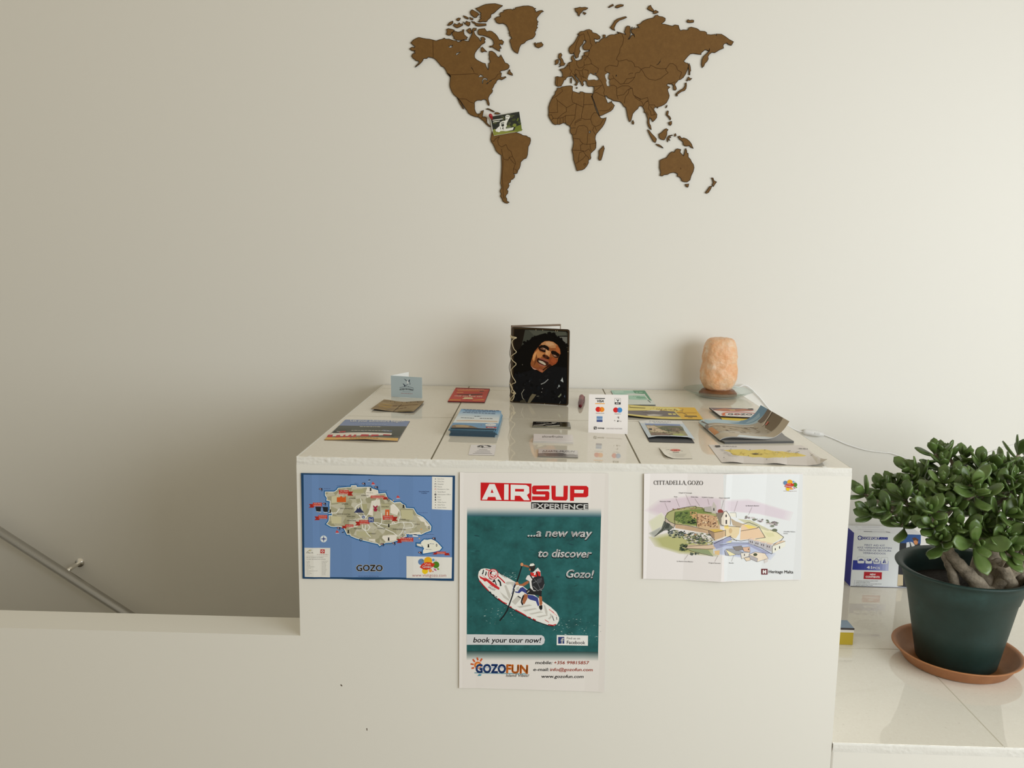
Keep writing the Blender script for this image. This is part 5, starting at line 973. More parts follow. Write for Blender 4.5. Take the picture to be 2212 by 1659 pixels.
# small curled white card
s = Sheet(lambda x, y, h: onZ(x, y, ZT) + Vector((0, 0, h + 0.0008 + 0.0075*max(0.0, (1462-x)/38.0)**2.0*max(0.0, (y-966)/22.0)))).crop(1310, 830, 9.76)
s.slab('1105 1343 1400 1340 1732 1340 1770 1450 1812 1572 1600 1576 1400 1570 1290 1550 1215 1515 1150 1420', 0.0004, (220, 216, 206), (150, 146, 136))
s.ell(1450, 1400, 112, 26, (214, 118, 104)); s.lines(1345, 1418, 1560, 1412, 34, (150, 50, 44)); s.stroke('1250 1405 1330 1390', 8, (140, 134, 124)); s.stroke('1570 1410 1610 1420', 8, (140, 134, 124)); s.text('Gozo', 1400, 1458, 1530, 1450, 26, (90, 80, 74), 0, 0.03)
for i in range(4): s.stroke([(1290+i*30, 1478+i*18), (1690-i*20, 1480+i*18)], 5, (190, 186, 178))
s.cut([(x, 1, x, 2) for x in range(1150, 1700, 60)] + [(1, y, 2, y) for y in (1400, 1450, 1500, 1540)])
tag(s.build('business_card'), 'small white card with a red oval logo and a curled corner', 'card')

# magazine over a yellow booklet, right
s = sheet(ZT+0.0028, 1500, 870, 7.63)
s.slab('400 205 1140 222 1190 298 480 300', 0.0026, (222, 190, 62), (40, 34, 20))
s.poly('420 235 1150 250 1185 296 482 297', (226, 196, 66)); s.poly('560 240 800 262 1080 255 1130 246', (150, 110, 70))
tag(s.build('booklet'), 'yellow booklet peeking out under the white booklet with a red oval', 'booklet')
s = Sheet(lambda x, y, h: onZ(x, y, ZT+0.0068) + Vector((0, 0, h))).crop(1500, 870, 7.63)
s.slab('245 78 720 88 985 100 1060 165 1132 247 430 218', 0.0036, (222, 216, 214), (30, 26, 28))
s.poly('248 80 720 90 980 102 960 128 700 138 480 130 310 118', (118, 106, 112)); s.poly('330 112 500 92 640 110 820 100 970 125 700 140 480 134', (176, 120, 96)); s.poly('560 116 660 108 680 130 600 132', (200, 170, 130)); s.poly('880 95 960 92 975 108 890 112', (70, 72, 62)); s.stroke('310 120 520 140 780 142 980 128', 5, (190, 60, 56))
s.stroke([(740+290*math.cos(a), 190+34*math.sin(a)+(290*math.cos(a))*0.02) for a in [math.radians(140+i*9.5) for i in range(26)]], 8, (186, 54, 50)); s.poly('455 205 480 165 570 150 520 165 500 190 520 212 470 214', (214, 110, 60))
s.text('GOZO', 552, 200, 950, 206, 26, (40, 36, 38), 0.1, 0.05); s.lines(650, 198, 770, 200, 20, (200, 90, 90)); s.stroke('990 180 1045 215', 4, (186, 90, 80))
tag(s.build('booklet'), 'white booklet with a red oval logo lying on the yellow one', 'booklet')

# map sheet, front right
s = Sheet(lambda x, y, h: onZ(x, y, ZT+0.0006) + Vector((0, 0, h + 0.0022*max(0.0, math.sin((x-1558)/15.0))*max(0.0, (y-978)/22.0) + 0.010*max(0.0, (x-1768)/18.0)*max(0.0, (y-985)/20)))).crop(1500, 870, 7.63)
s.slab('230 690 700 700 1200 704 1760 700 1800 712 2185 1005 2100 1042 1700 1030 1300 1014 900 1000 450 986 340 840', 0.0004, (214, 208, 205), (120, 116, 110))
s.poly('1880 800 1990 890 2185 1005 2100 1040 2030 1030', (196, 188, 176))  # shading of the sheet's right side, painted as a greyer patch
s.poly('480 782 600 772 820 768 900 785 1060 772 1180 770 1320 800 1450 800 1560 822 1700 830 1850 872 1800 885 1600 890 1480 910 1350 908 1200 915 1080 895 960 900 880 880 700 872 630 862 590 815 520 795', (222, 200, 104))
r = random.Random(12)
for i in range(55): x = r.uniform(620, 1700); s.stroke([(x, 800+r.random()*80), (x+r.uniform(-60, 80), 800+r.random()*80)], 3, r.choice([(200, 178, 92), (190, 170, 96), (212, 184, 96), (176, 160, 92)]))
s.poly('940 850 1010 835 1070 850 1020 862', (110, 96, 66)); s.poly('336 712 420 710 430 735 355 740', (60, 56, 54)); s.lines(462, 728, 700, 736, 18, (150, 146, 144)); s.lines(1720, 770, 1870, 776, 22, (130, 126, 122))
for x, y, wd in ((420, 775, 70), (440, 795, 70), (490, 820, 60), (480, 840, 90), (540, 862, 60), (556, 885, 170)): s.stroke([(x, y), (x+wd, y+4)], 4, (150, 146, 142))
for t in ('1530 808 1585 795', '1660 830 1730 815', '1910 880 1950 866', '570 795 600 812', '600 838 630 862'): s.stroke(t, 5, (70, 66, 62))
for x, y in ((600, 774), (915, 785), (890, 882), (1190, 945), (1160, 790), (485, 918)): s.ell(x, y, 9, 5, (90, 86, 80))
s.cut([(x, 1, x, 2) for x in range(480, 2180, 55)] + [(1, y, 2, y) for y in (830, 880, 930, 975)])
tag(s.build('map_sheet'), 'white map sheet with a yellow island, front right corner of the counter', 'map')

# curled magazine
mg = root('magazine', tuple(onZ(1630, 940, TOP)), 'magazine with a curled up cover showing old buildings, right end of the counter', 'magazine')
s = sheet(ZT+0.0045, 1500, 870, 7.63); s.slab('150 350 1420 470 1492 545 1640 632 500 645 390 590', 0.0045, (126, 124, 122), (70, 70, 70)); s.build('back_cover', mg)
# local frame from the lower cover: u along the front edge, v towards the wall
fl_, fr_ = onZ(1500+420/7.63, 870+655/7.63, TOP), onZ(1500+1636/7.63, 870+652/7.63, TOP)
bl_ = onZ(1500+60/7.63, 870+350/7.63, TOP)
eu = (fr_-fl_); Lu = eu.length; eu = eu/Lu; ev = (bl_-fl_); Lv = ev.length; ev = ev/Lv
def prof(t):
    """height and distance along the curled cover, t = 0 at the spine, 1 at the free edge"""
    pts = [(0.0, 0.0052), (0.02, 0.0085), (0.07, 0.0118), (0.16, 0.0135), (0.30, 0.0122), (0.48, 0.0095), (0.62, 0.0085), (0.72, 0.0115), (0.80, 0.0195), (0.87, 0.0325), (0.925, 0.0480)]
    f = t*(len(pts)-1); i = min(int(f), len(pts)-2); k = f-i
    p0, p1, p2, p3 = pts[max(i-1, 0)], pts[i], pts[i+1], pts[min(i+2, len(pts)-1)]
    cr_ = lambda a, b, c, d: 0.5*((2*b)+(c-a)*k+(2*a-5*b+4*c-d)*k*k+(3*b-a-3*c+d)*k*k*k)
    return cr_(p0[0], p1[0], p2[0], p3[0]), cr_(p0[1], p1[1], p2[1], p3[1])
def curl(sc, dz=0.0):
    def f(x, y, h):
        a, z = prof(max(0, min(1, x))); a2, z2 = prof(max(0, min(1, x))+0.01)
        tx, tz = (a2-a)*Lu, z2-z; l = math.hypot(tx, tz) or 1
        return fl_ + eu*(a*Lu - tz/l*h) + ev*(y*Lv) + Vector((0, 0, max(0.0008, z*sc+dz+tx/l*h)))
    return f
s = Sheet(curl(1.0))
SUB = [(t/40, 1, t/40, 2) for t in range(1, 40)]
s.slab([(0, 1), (1, 1), (1, 0), (0, 0)], 0.0005, (176, 168, 156), (214, 212, 208)); s.k = 1
s.poly([(0, 0.74), (0.5, 0.76), (1, 0.66), (1, 1), (0, 1)], (172, 196, 210)); s.poly([(0, 0), (0.10, 0), (0.10, 1), (0, 1)], (196, 200, 200)); s.poly([(0.12, 0.78), (0.22, 0.97), (0.30, 0.9), (0.38, 1.0), (0.20, 1.0)], (206, 204, 196)); s.poly([(0.45, 0.80), (0.78, 0.78), (1, 0.72), (1, 1), (0.62, 1.0), (0.56, 0.9)], (112, 150, 180)); s.poly([(0.62, 0.83), (0.86, 0.8), (0.9, 0.9), (0.7, 0.92)], (150, 180, 200)); s.poly([(0, 0.5), (0.14, 0.6), (0.16, 0.72), (0, 0.72)], (130, 122, 118)); s.poly([(0, 0.66), (0.08, 0.72), (0.08, 0.9), (0, 0.95)], (176, 196, 200))
s.poly([(0.02, 0.22), (0.20, 0.24), (0.19, 0.55), (0.05, 0.55)], (196, 138, 88)); s.poly([(0.20, 0.3), (0.55, 0.34), (0.56, 0.6), (0.3, 0.72), (0.2, 0.6)], (170, 156, 134)); s.poly([(0.76, 0.2), (1, 0.2), (1, 0.62), (0.86, 0.6), (0.76, 0.42)], (118, 102, 78)); s.poly([(0.78, 0.62), (1, 0.5), (1, 0.74), (0.78, 0.74)], (112, 98, 84)); s.poly([(0.0, 0.0), (1, 0.0), (1, 0.2), (0.6, 0.16), (0.3, 0.2), (0, 0.2)], (186, 174, 156)); s.poly([(0.35, 0.0), (0.7, 0.0), (0.62, 0.10), (0.4, 0.12)], (206, 214, 220)); s.poly([(0.1, 0.92), (0.17, 0.7), (0.2, 0.7), (0.15, 0.94)], (112, 104, 98))
r = random.Random(8)
for i in range(46): s.ell(r.uniform(0.22, 0.74), r.uniform(0.22, 0.58), r.uniform(0.008, 0.02), r.uniform(0.01, 0.03), r.choice([(160, 146, 126), (186, 172, 150), (148, 132, 112), (196, 186, 168)]), 0, 7)
s.stroke([(0.76, 0.5), (0.86, 0.56), (1.0, 0.58)], 0.03, (200, 190, 176)); s.stroke([(0.14, 0.60), (0.66, 0.60)], 0.02, (226, 222, 214)); s.poly([(0.80, 0.44), (0.86, 0.46), (0.86, 0.5), (0.80, 0.48)], (200, 110, 96))
s.cut(SUB)
s.build('cover', mg, True)
for sc, dz in ((0.74, 0),):
    s = Sheet(curl(sc, dz)); s.slab([(0.01, 1), (0.62, 1), (0.62, 0.012), (0.01, 0.012)], 0.0003, (120, 118, 114)); s.cut(SUB); s.build('page', mg, True)  # page greyed: the shadow under the cover is put into its colour

# ---------------------------------------------------------------- standing notebook with a portrait cover
nl, nr = onZ(1103.2, 869.3, TOP), onZ(1226.5, 877.2, TOP)
u = (nr-nl).normalized(); n0 = Vector((u.y, -u.x, 0)); wid = (nr-nl).length
nb = root('notebook', tuple((nl+nr)/2), 'upright notebook with a laughing man printed on its cover, bound with cream cord', 'notebook')
cover_edge = pbr('cover_edge', (0.045, 0.030, 0.018), 0.55); cover_b = pbr('cover_brown', (0.17, 0.11, 0.065), 0.6)
Sheet.STEP = 1.2e-5
s = Sheet(plane_map(nl+n0*0.002, (n0+Vector((0, 0, 0.03))).normalized())).crop(1060, 680, 7.54); s.rough = 0.5; s.spec = 0.06; s.gain = 1.0
s.slab('362 198 390 196 800 215 1250 236 1276 248 1285 275 1275 800 1262 1450 1252 1474 1230 1482 800 1452 350 1428 322 1420 330 900 338 230', 0.004, cover_edge, cover_edge)
s.poly('372 210 800 226 1245 247 1268 262 1272 290 1250 1440 1236 1464 1215 1470 800 1444 360 1420 356 900', (58, 44, 26)); s.poly('384 232 800 242 1240 264 1256 280 1240 1440 1220 1456 800 1432 372 1408 370 900', (17, 15, 13))
s.poly('540 245 800 250 1225 275 1250 300 1246 540 900 480 520 520 480 470', (68, 70, 62)); s.poly('620 250 900 262 1220 282 1235 330 1100 350 700 330', (84, 86, 76)); s.poly('1090 360 1246 350 1244 520 1160 420', (112, 112, 106)); s.stroke('1090 352 1160 350 1246 352', 16, (24, 22, 20)); s.poly('384 234 560 245 510 480 470 560 376 600', (30, 24, 18))
r = random.Random(33)
hair = pp('376 1000 390 640 470 560 520 500 560 450 620 420 680 370 740 345 800 322 880 300 930 318 990 306 1040 312 1060 345 1130 380 1190 430 1225 480 1246 560 1240 900 1236 1000')
s.poly(hair, (16, 14, 12))
for x, y in hair[2:17]:
    for k in range(3): s.ell(x+r.uniform(-26, 26), y+r.uniform(-10, 34), r.uniform(14, 30), r.uniform(12, 26), (15, 13, 11), r.uniform(0, 90), 9)
s.poly('655 830 650 790 672 710 690 650 720 590 780 520 830 460 880 430 950 425 1020 440 1090 490 1130 560 1140 630 1100 700 1090 760 1060 800 1000 830 960 850 920 870 880 910 840 945 800 925 740 890 690 880', (150, 88, 50))
for t, c in (('820 470 880 432 950 427 1020 442 1080 490 1060 540 980 540 940 520 880 500 830 490', (190, 136, 92)), ('900 440 1000 445 1040 490 960 510 900 480', (206, 158, 116)), ('700 640 740 590 780 560 800 600 860 620 900 612 850 650 820 700 760 700 700 760 680 720', (196, 132, 80)), ('690 660 720 610 750 600 730 680 690 740', (214, 154, 100)), ('655 800 690 840 740 860 800 850 860 880 840 930 800 920 740 888 690 876', (140, 78, 50)), ('655 830 700 870 760 890 720 895 690 880', (200, 150, 130)),
             ('950 700 1000 690 1080 720 1090 760 1060 800 990 825 960 800 945 760', (146, 72, 40)), ('1000 700 1060 720 1070 770 1020 790 980 750', (164, 82, 46)), ('1060 490 1120 550 1135 630 1100 640 1060 580', (176, 100, 56)), ('940 580 985 600 960 660 955 690 920 650', (206, 146, 96)), ('780 880 860 900 840 940 800 922', (170, 104, 76))): s.poly(t, c)
dk = (26, 16, 11)
for t in ('775 522 820 496 880 490 930 512 955 552 940 596 900 612 850 602 800 580 780 556', '978 600 1010 582 1060 596 1110 630 1126 652 1095 700 1050 700 1005 662'): s.poly(t, dk)
s.poly('800 548 850 530 905 552 900 580 850 572', (120, 82, 62)); s.stroke('790 560 850 575 910 585', 8, (60, 36, 26)); s.poly('1000 640 1050 650 1090 680 1060 690 1010 664', (124, 84, 66)); s.ell(870, 552, 16, 9, (186, 150, 130), 20); s.ell(1045, 668, 14, 7, (186, 150, 130), 25)
s.poly('840 660 870 645 900 660 940 672 962 700 950 730 900 716 862 696', (78, 40, 26)); s.ell(872, 668, 16, 12, dk); s.ell(930, 704, 18, 11, dk); s.poly('900 560 948 590 925 660 890 640 896 600', (214, 160, 112))
s.poly('748 732 768 708 800 702 860 718 922 752 946 788 940 820 902 834 850 818 794 794 756 766', (64, 34, 24)); s.poly('800 700 860 712 930 745 950 775 920 764 850 734 790 716', (150, 84, 72)); s.poly('776 748 802 745 850 760 894 792 900 818 878 818 832 794 796 774', (206, 194, 174))
for t in ('800 742 796 776', '826 748 820 792', '852 756 846 806', '878 776 872 820'): s.stroke(t, 3, (150, 136, 120))
s.poly('770 786 830 812 890 838 860 846 800 824', (164, 96, 84)); s.poly('960 800 1000 830 960 850 900 872 860 905 840 900 900 850', (52, 28, 18)); s.poly('745 640 760 700 735 726 742 770 700 840 720 760', (118, 66, 38))
s.poly('376 980 700 890 780 930 840 950 900 890 1010 835 1240 860 1240 1440 1220 1456 800 1432 372 1408', (22, 22, 24))
for k in range(60): s.ell(r.uniform(400, 1220), r.uniform(930, 1400), r.uniform(10, 40), r.uniform(8, 30), r.choice([(16, 16, 17), (28, 28, 30), (24, 26, 30)]), r.uniform(0, 180), 8)
s.stroke('820 1130 880 1105 940 1050', 14, (150, 152, 152)); s.poly('1140 1075 1172 1018 1186 1100', (180, 186, 188)); s.poly('1098 1172 1112 1132 1134 1160 1115 1180', (150, 158, 160)); s.stroke('1085 1195 1100 1185', 9, (150, 150, 150)); s.ell(845, 1202, 6, 8, (150, 150, 150)); s.ell(832, 1258, 7, 6, (160, 160, 160)); s.poly('1096 1335 1150 1278 1152 1310 1115 1345', (126, 132, 112)); s.poly('1195 1330 1210 1300 1215 1350', (80, 90, 110))
s.poly('600 1434 640 1340 680 1285 745 1300 700 1360 640 1438', (112, 104, 84)); s.stroke('750 1325 790 1322', 8, (120, 116, 104)); s.stroke('548 1212 505 1280 520 1350 560 1400 580 1430', 10, (150, 148, 136)); s.poly('480 1400 560 1370 580 1432 480 1424', (70, 66, 54)); s.stroke('1140 1410 1120 1448', 8, (110, 112, 110)); s.poly('620 1080 650 1060 640 1100', (52, 54, 58)); s.ell(520, 812, 8, 8, (90, 88, 84))
for x, y in ((740, 246), (850, 250), (1060, 262), (1090, 264), (880, 1450), (1262, 600)): s.ell(x, y, 6, 5, (206, 190, 150), 0, 8)
s.build('front_cover', nb)
# rear cover, opened backwards like a tent
h1 = onY(1106, 706, nl.y).z - TOP + 0.0045
ang = math.radians(44); d2 = Vector((u.x*math.cos(ang)-u.y*math.sin(ang), u.x*math.sin(ang)+u.y*math.cos(ang), 0)); n2 = Vector((d2.y, -d2.x, 0))
bm = bmesh.new(); st = nl + Vector((0.0005, 0.0045, 0))
w2 = 0.158
vs = [bm.verts.new(st + d2*a + Vector((0, 0, z)) - n2*t) for t in (0, 0.006) for a in (0, w2) for z in (0, h1-0.001)]
for f in ((0, 1, 3, 2), (4, 6, 7, 5), (0, 4, 5, 1), (2, 3, 7, 6), (1, 5, 7, 3), (0, 2, 6, 4)): bm.faces.new([vs[i] for i in f])
bmesh.ops.recalc_face_normals(bm, faces=bm.faces)
mesh_obj('back_cover', bm, cover_b, nb)
bm = bmesh.new(); lq = [st + d2*a + Vector((0, 0, z)) + n2*0.0003 for a, z in ((0.002, 0.002), (w2-0.003, 0.002), (w2-0.003, h1-0.0062), (0.002, h1-0.0062))]
bm.faces.new([bm.verts.new(p) for p in lq]); mesh_obj('lining', bm, pbr('cover_lining', (0.72, 0.70, 0.66), 0.7), nb)
bm = bmesh.new(); cord = pbr('cream_cord', (0.56, 0.47, 0.30), 0.8)
pl = lambda x, y, o: hit(1060+x/7.54, 680+y/7.54, nl+n0*o, n0)
front = '318 345 352 372 412 378 372 400 345 452 380 560 418 606 360 652 328 690 362 750 414 800 372 850 332 905 352 1000 405 1095 362 1120 330 1150 350 1210 395 1272 352 1330 326 1385 350 1405'
P_ = [pl(x, y, 0.0048 if x > 350 else (0.0022 if x > 336 else -0.001)) for x, y in pp(front)]
add_tube(bm, catmull(P_, 4), 0.00105, 8)
mesh_obj('lacing_cord', bm, cord, nb, True)
bm = bmesh.new(); P_ = [pl(x, y, 0.0035 if x > 350 else 0.0005) for x, y in pp('322 330 338 360 330 375 395 385 418 372 380 362 330 350')]; add_tube(bm, catmull(P_, 4), 0.0012, 8); mesh_obj('cord_knot', bm, cord, nb, True)
bm = bmesh.new(); P_ = [pl(x, y, 0.0045 if x > 350 else 0.001) for x, y in pp('310 1110 330 1150 350 1200 340 1260 390 1290 402 1275 370 1260 380 1320 360 1380 325 1390 316 1350')]; add_tube(bm, catmull(P_, 4), 0.0014, 8); mesh_obj('cord_knot', bm, cord, nb, True)
bm = bmesh.new(); P_ = [pl(x, y, -0.0025) for x, y in pp('345 400 330 470 322 540 310 620 318 680 330 730 312 800 302 860 316 930 326 1000 314 1080 308 1160 322 1240 312 1330')]; add_tube(bm, catmull(P_, 4), 0.0009, 8); mesh_obj('lacing_cord', bm, pbr('dark_cord', (0.10, 0.085, 0.06), 0.8), nb, True)

# ---------------------------------------------------------------- glass dish and salt lamp
LY = 0.884
lc = onY(1550.5, 849, LY); LX = lc.x
dish_c = Vector((LX+0.001, LY, TOP))
glass = bpy.data.materials.new('clear_glass'); glass.use_nodes = True
nt = glass.node_tree; nt.nodes.remove(nt.nodes['Principled BSDF']); om = nt.nodes['Material Output']
tb = nt.nodes.new('ShaderNodeBsdfTransparent'); tb.inputs[0].default_value = (0.90, 0.945, 0.93, 1)
gb = nt.nodes.new('ShaderNodeBsdfGlossy'); gb.inputs['Roughness'].default_value = 0.03
lw = nt.nodes.new('ShaderNodeLayerWeight'); pw = nt.nodes.new('ShaderNodeMath'); pw.operation = 'POWER'; pw.inputs[1].default_value = 3.0
nt.links.new(lw.outputs['Facing'], pw.inputs[0]); fr = nt.nodes.new('ShaderNodeMath'); fr.operation = 'MULTIPLY_ADD'; fr.inputs[1].default_value = 0.6; fr.inputs[2].default_value = 0.035; nt.links.new(pw.outputs[0], fr.inputs[0]); mx = nt.nodes.new('ShaderNodeMixShader')
nt.links.new(fr.outputs[0], mx.inputs[0]); nt.links.new(tb.outputs[0], mx.inputs[1]); nt.links.new(gb.outputs[0], mx.inputs[2]); nt.links.new(mx.outputs[0], om.inputs[0])
bm = bmesh.new()
add_lathe(bm, [(0.0005, 0.0006), (0.052, 0.0006), (0.066, 0.003), (0.088, 0.0125), (0.1005, 0.0185), (0.1025, 0.0200), (0.1018, 0.0215), (0.0985, 0.0205), (0.086, 0.0155), (0.064, 0.0062), (0.050, 0.0042), (0.0005, 0.0042)], dish_c, 96)
bmesh.ops.remove_doubles(bm, verts=bm.verts, dist=0.0006)
bmesh.ops.recalc_face_normals(bm, faces=bm.faces)
tag(mesh_obj('glass_dish', bm, glass, None, True), 'round clear glass dish under the salt lamp', 'dish')
zb = TOP+0.0046
sl = root('salt_lamp', (LX, LY, zb), 'orange pink salt crystal lamp standing in a glass dish', 'lamp')
bm = bmesh.new()
add_lathe(bm, [(0.0005, 0), (0.0540, 0), (0.0565, 0.002), (0.0555, 0.007), (0.047, 0.0165), (0.0005, 0.0170)], (LX, LY, zb), 64)
bmesh.ops.remove_doubles(bm, verts=bm.verts, dist=0.0008)
wb = pbr('lamp_wood', (0.17, 0.065, 0.022), 0.4); noise_mix(wb, [(0.3, (0.11, 0.04, 0.014)), (0.7, (0.24, 0.10, 0.036))], 30, 5, sx=(1, 1, 6))
mesh_obj('wooden_base', bm, wb, sl, True)
from mathutils import noise as nz_
salt = pbr('salt_crystal', (0.80, 0.45, 0.26), 0.42, spec=0.4, **{'Subsurface Weight': 0.25, 'Subsurface Scale': 0.012})
salt.node_tree.nodes['Principled BSDF'].inputs['Subsurface Radius'].default_value = (1.0, 0.4, 0.2)
noise_mix(salt, [(0.30, (0.70, 0.33, 0.14)), (0.44, (0.78, 0.44, 0.235)), (0.57, (0.80, 0.53, 0.34)), (0.70, (0.85, 0.70, 0.57))], 21, 6, 0.66); bump(salt, 85, 0.6, 0.006, 7)
bm = bmesh.new(); NU, NV = 72, 56; rings = []
sil = [(0.0, 0.034), (0.03, 0.0405), (0.10, 0.0470), (0.20, 0.0530), (0.34, 0.0540), (0.50, 0.0510), (0.70, 0.0500), (0.82, 0.0480), (0.90, 0.0440), (0.955, 0.0385), (0.985, 0.030), (1.0, 0.016)]
HS = 0.1565
for j in range(NV+1):
    v = j/NV
    for i in range(len(sil)-1):
        if v <= sil[i+1][0]+1e-9: rr = sil[i][1]+(sil[i+1][1]-sil[i][1])*((v-sil[i][0])/(sil[i+1][0]-sil[i][0])); break
    ring = []
    for i in range(NU):
        a = 2*math.pi*i/NU; q_ = Vector((math.cos(a)*1.5, math.sin(a)*1.5, v*3.2))
        fac = 1 + 0.055*nz_.noise(q_*1.2) + 0.045*nz_.noise(q_*2.7) + 0.018*nz_.noise(q_*8)
        sq = 1/max(abs(math.cos(a))**3+abs(math.sin(a))**3, 1e-6)**(1/3)
        rad = rr*(0.55+0.45*sq)*fac
        zz = v*HS*(1+0.02*nz_.noise(Vector((math.cos(a), math.sin(a), 5))))
        ring.append(bm.verts.new((LX+rad*math.cos(a)+0.0012*math.sin(v*3), LY+rad*math.sin(a)*0.94, zb+0.0165+zz)))
    rings.append(ring)
for j in range(NV):
    for i in range(NU): bm.faces.new((rings[j][i], rings[j][(i+1) % NU], rings[j+1][(i+1) % NU], rings[j+1][i]))
bm.faces.new(rings[-1]); bm.faces.new(list(reversed(rings[0])))
mesh_obj('salt_crystal', bm, salt, sl, True)
cordm = pbr('white_cord', (0.84, 0.84, 0.84), 0.45); swm = pbr('white_switch', (0.80, 0.80, 0.80), 0.35)
P_ = [Vector((LX+0.035, LY+0.045, zb+0.005)), Vector((LX+0.058, LY+0.075, zb+0.014)), onY(1596, 836, 0.972), onY(1606, 832, 0.978), onY(1618, 836, 0.984), onY(1640, 857, 0.988), onY(1658, 879, 0.990), onY(1680, 903, 0.990), onY(1700, 918, 0.990), onY(1722, 930, 0.990), onY(1738, 933, 0.990)]
bm = bmesh.new(); add_tube(bm, catmull(P_, 6), 0.0019, 8); mesh_obj('power_cord', bm, cordm, sl, True)
P_ = [onY(1776, 938, 0.990), onY(1800, 947, 0.991), onY(1830, 960, 0.991), onY(1870, 972, 0.991), onY(1905, 977, 0.991), onY(1925, 979, 0.991), onY(1955, 989, 0.991), onY(1990, 999, 0.991), onY(2040, 1003, 0.991), onY(2085, 996, 0.991), onY(2125, 982, 0.991), onY(2165, 968, 0.991), onY(2212, 957, 0.991), onY(2290, 942, 0.991), onY(2400, 930, 0.991)]
bm = bmesh.new(); add_tube(bm, catmull(P_, 6), 0.0019, 8); mesh_obj('power_cord', bm, cordm, sl, True)
a, b = onY(1736, 932, 0.986), onY(1780, 939.5, 0.986)
bm = bmesh.new(); add_tube(bm, [a+(b-a)*t for t in (-0.01, 0.0, 0.08, 0.5, 0.75, 0.93, 1.0, 1.01)], [0.002, 0.0055, 0.0088, 0.0092, 0.0085, 0.006, 0.0035, 0.002], 16); mesh_obj('cord_switch', bm, swm, sl, True)
bm = bmesh.new(); c_ = a+(b-a)*0.62+Vector((0, -0.0085, 0.003)); add_box(bm, c_-Vector((0.008, 0.0025, 0.0022)), c_+Vector((0.008, 0.001, 0.0022)), 0.0006); 
sw = [o for o in sl.children if o.name.startswith('cord_switch')][0]
rk = mesh_obj('rocker', bm, swm, None); loc = rk.location.copy(); rk.parent = sw; rk.location = loc - sl.location

# ---------------------------------------------------------------- on the ledge: first aid box, flat yellow box
GAIN = 1.05
by = 0.882
x0b, zb0 = onY(1838.5, 1268, by).x, LEDGE
tl = onY(1845, 1151, by); x0b = tl.x - 0.006*0
x1b = x0b+0.205; hb = tl.z-LEDGE
fk = root('first_aid_box', ((x0b+x1b)/2, by+0.04, LEDGE), 'white and blue cardboard first aid kit box behind the potted plant', 'box')
bm = bmesh.new(); add_box(bm, (x0b, by, LEDGE+0.0004), (x1b, by+0.075, LEDGE+hb), 0.0005)
blue = (40, 44, 150)
carton = pbr('carton_white', (0.74, 0.77, 0.84), 0.4); bluem = ink((36, 40, 150), 0.35)
for f in bm.faces:
    if f.normal.x < -0.9: f.material_index = 1
bmesh.ops.recalc_face_normals(bm, faces=bm.faces)
for f in bm.faces:
    f.material_index = 1 if f.normal.x < -0.9 else 0
mesh_obj('carton', bm, [carton, bluem], fk)
Sheet.STEP = 1.0e-5
s = Sheet(front_map(by-0.0002)).crop(1800, 1120, 10.37); s.rough = 0.35; s.gain = 1.05
wht = (226, 230, 240)
s.poly('466 318 1500 345 1440 1520 388 1512', wht)
navy2 = (36, 44, 132)
s.poly('600 408 1222 420 1218 476 600 470', navy2); s.ell(594, 434, 50, 52, navy2); s.poly('584 396 606 396 606 422 634 424 634 446 606 446 606 474 582 472 584 446 556 444 556 422 584 422', wht)
s.text('COMFORT', 652, 462, 1034, 468, 46, (232, 234, 244), 0, 0.03); s.text('AID', 1056, 466, 1200, 470, 44, (120, 130, 200), 0, 0.01)
for t, a0, a1, y in (('FIRST AID KIT', 700, 1155, 612), ('KFZ VERBANDKASTEN', 545, 1305, 668), ('TROUSSE DE SECOURS', 560, 1295, 728), ('VERBANDDOOS', 665, 1170, 790)): s.text(t, a0, y, a1, y+16, 40, (72, 76, 128), 0, 0.012)
for i in range(12):
    t0, t1 = i/12, (i+1)/12; s.poly([(442+t0*800, 934+t0*20), (442+t1*800, 934+t1*20), (425+t1*810, 1148+t1*24), (425+t0*810, 1148+t0*24)], mixc((44, 56, 152), (206, 212, 236), t0**1.8))
for i, x in enumerate((545, 722, 898, 1074)):
    s.rrect(x-4, 858+i*4, x+150, 1006+i*5, 24, (150, 152, 160)); s.rrect(x, 862+i*4, x+146, 1002+i*5, 22, wht)
s.poly('560 930 590 912 620 900 650 908 685 932 680 946 560 944', navy2); s.poly('748 900 850 904 852 946 815 950 795 965 780 948 745 944', navy2); s.poly('768 910 800 910 798 926 766 926', wht); s.stroke('930 930 968 896 1010 932 1008 976 924 976 924 932', 14, navy2, False); s.poly('1150 896 1102 998 1148 1000', navy2); s.poly('1160 905 1182 1000 1160 1000', navy2)
s.text('41', 752, 1122, 858, 1126, 62, (232, 234, 244), 0, 0.05); s.text('PCS', 884, 1126, 1040, 1132, 46, (232, 234, 244), 0, 0.03)
s.poly('690 1192 1090 1204 1080 1364 678 1354', (178, 22, 36)); s.text('NEW', 820, 1268, 945, 1272, 36, (236, 226, 226), 0.1, 0.06); s.text('CONTENTS', 725, 1322, 1035, 1330, 38, (236, 226, 226), 0, 0.06)
for i, (t, l) in enumerate((('Contents according to DIN 13164', 480), ('Inhalt nach DIN 13164', 310), ('Contenu conforme a la norme DIN 13164', 570), ('Inhoud volgens DIN 13164', 380))):
    s.text(t, 516-i*5, 1404+i*33, 516-i*5+l, 1408+i*33, 16, (70, 74, 90), 0, 0.01); s.rect(470-i*5, 1384+i*33, 490-i*5, 1402+i*33, (190, 192, 206))
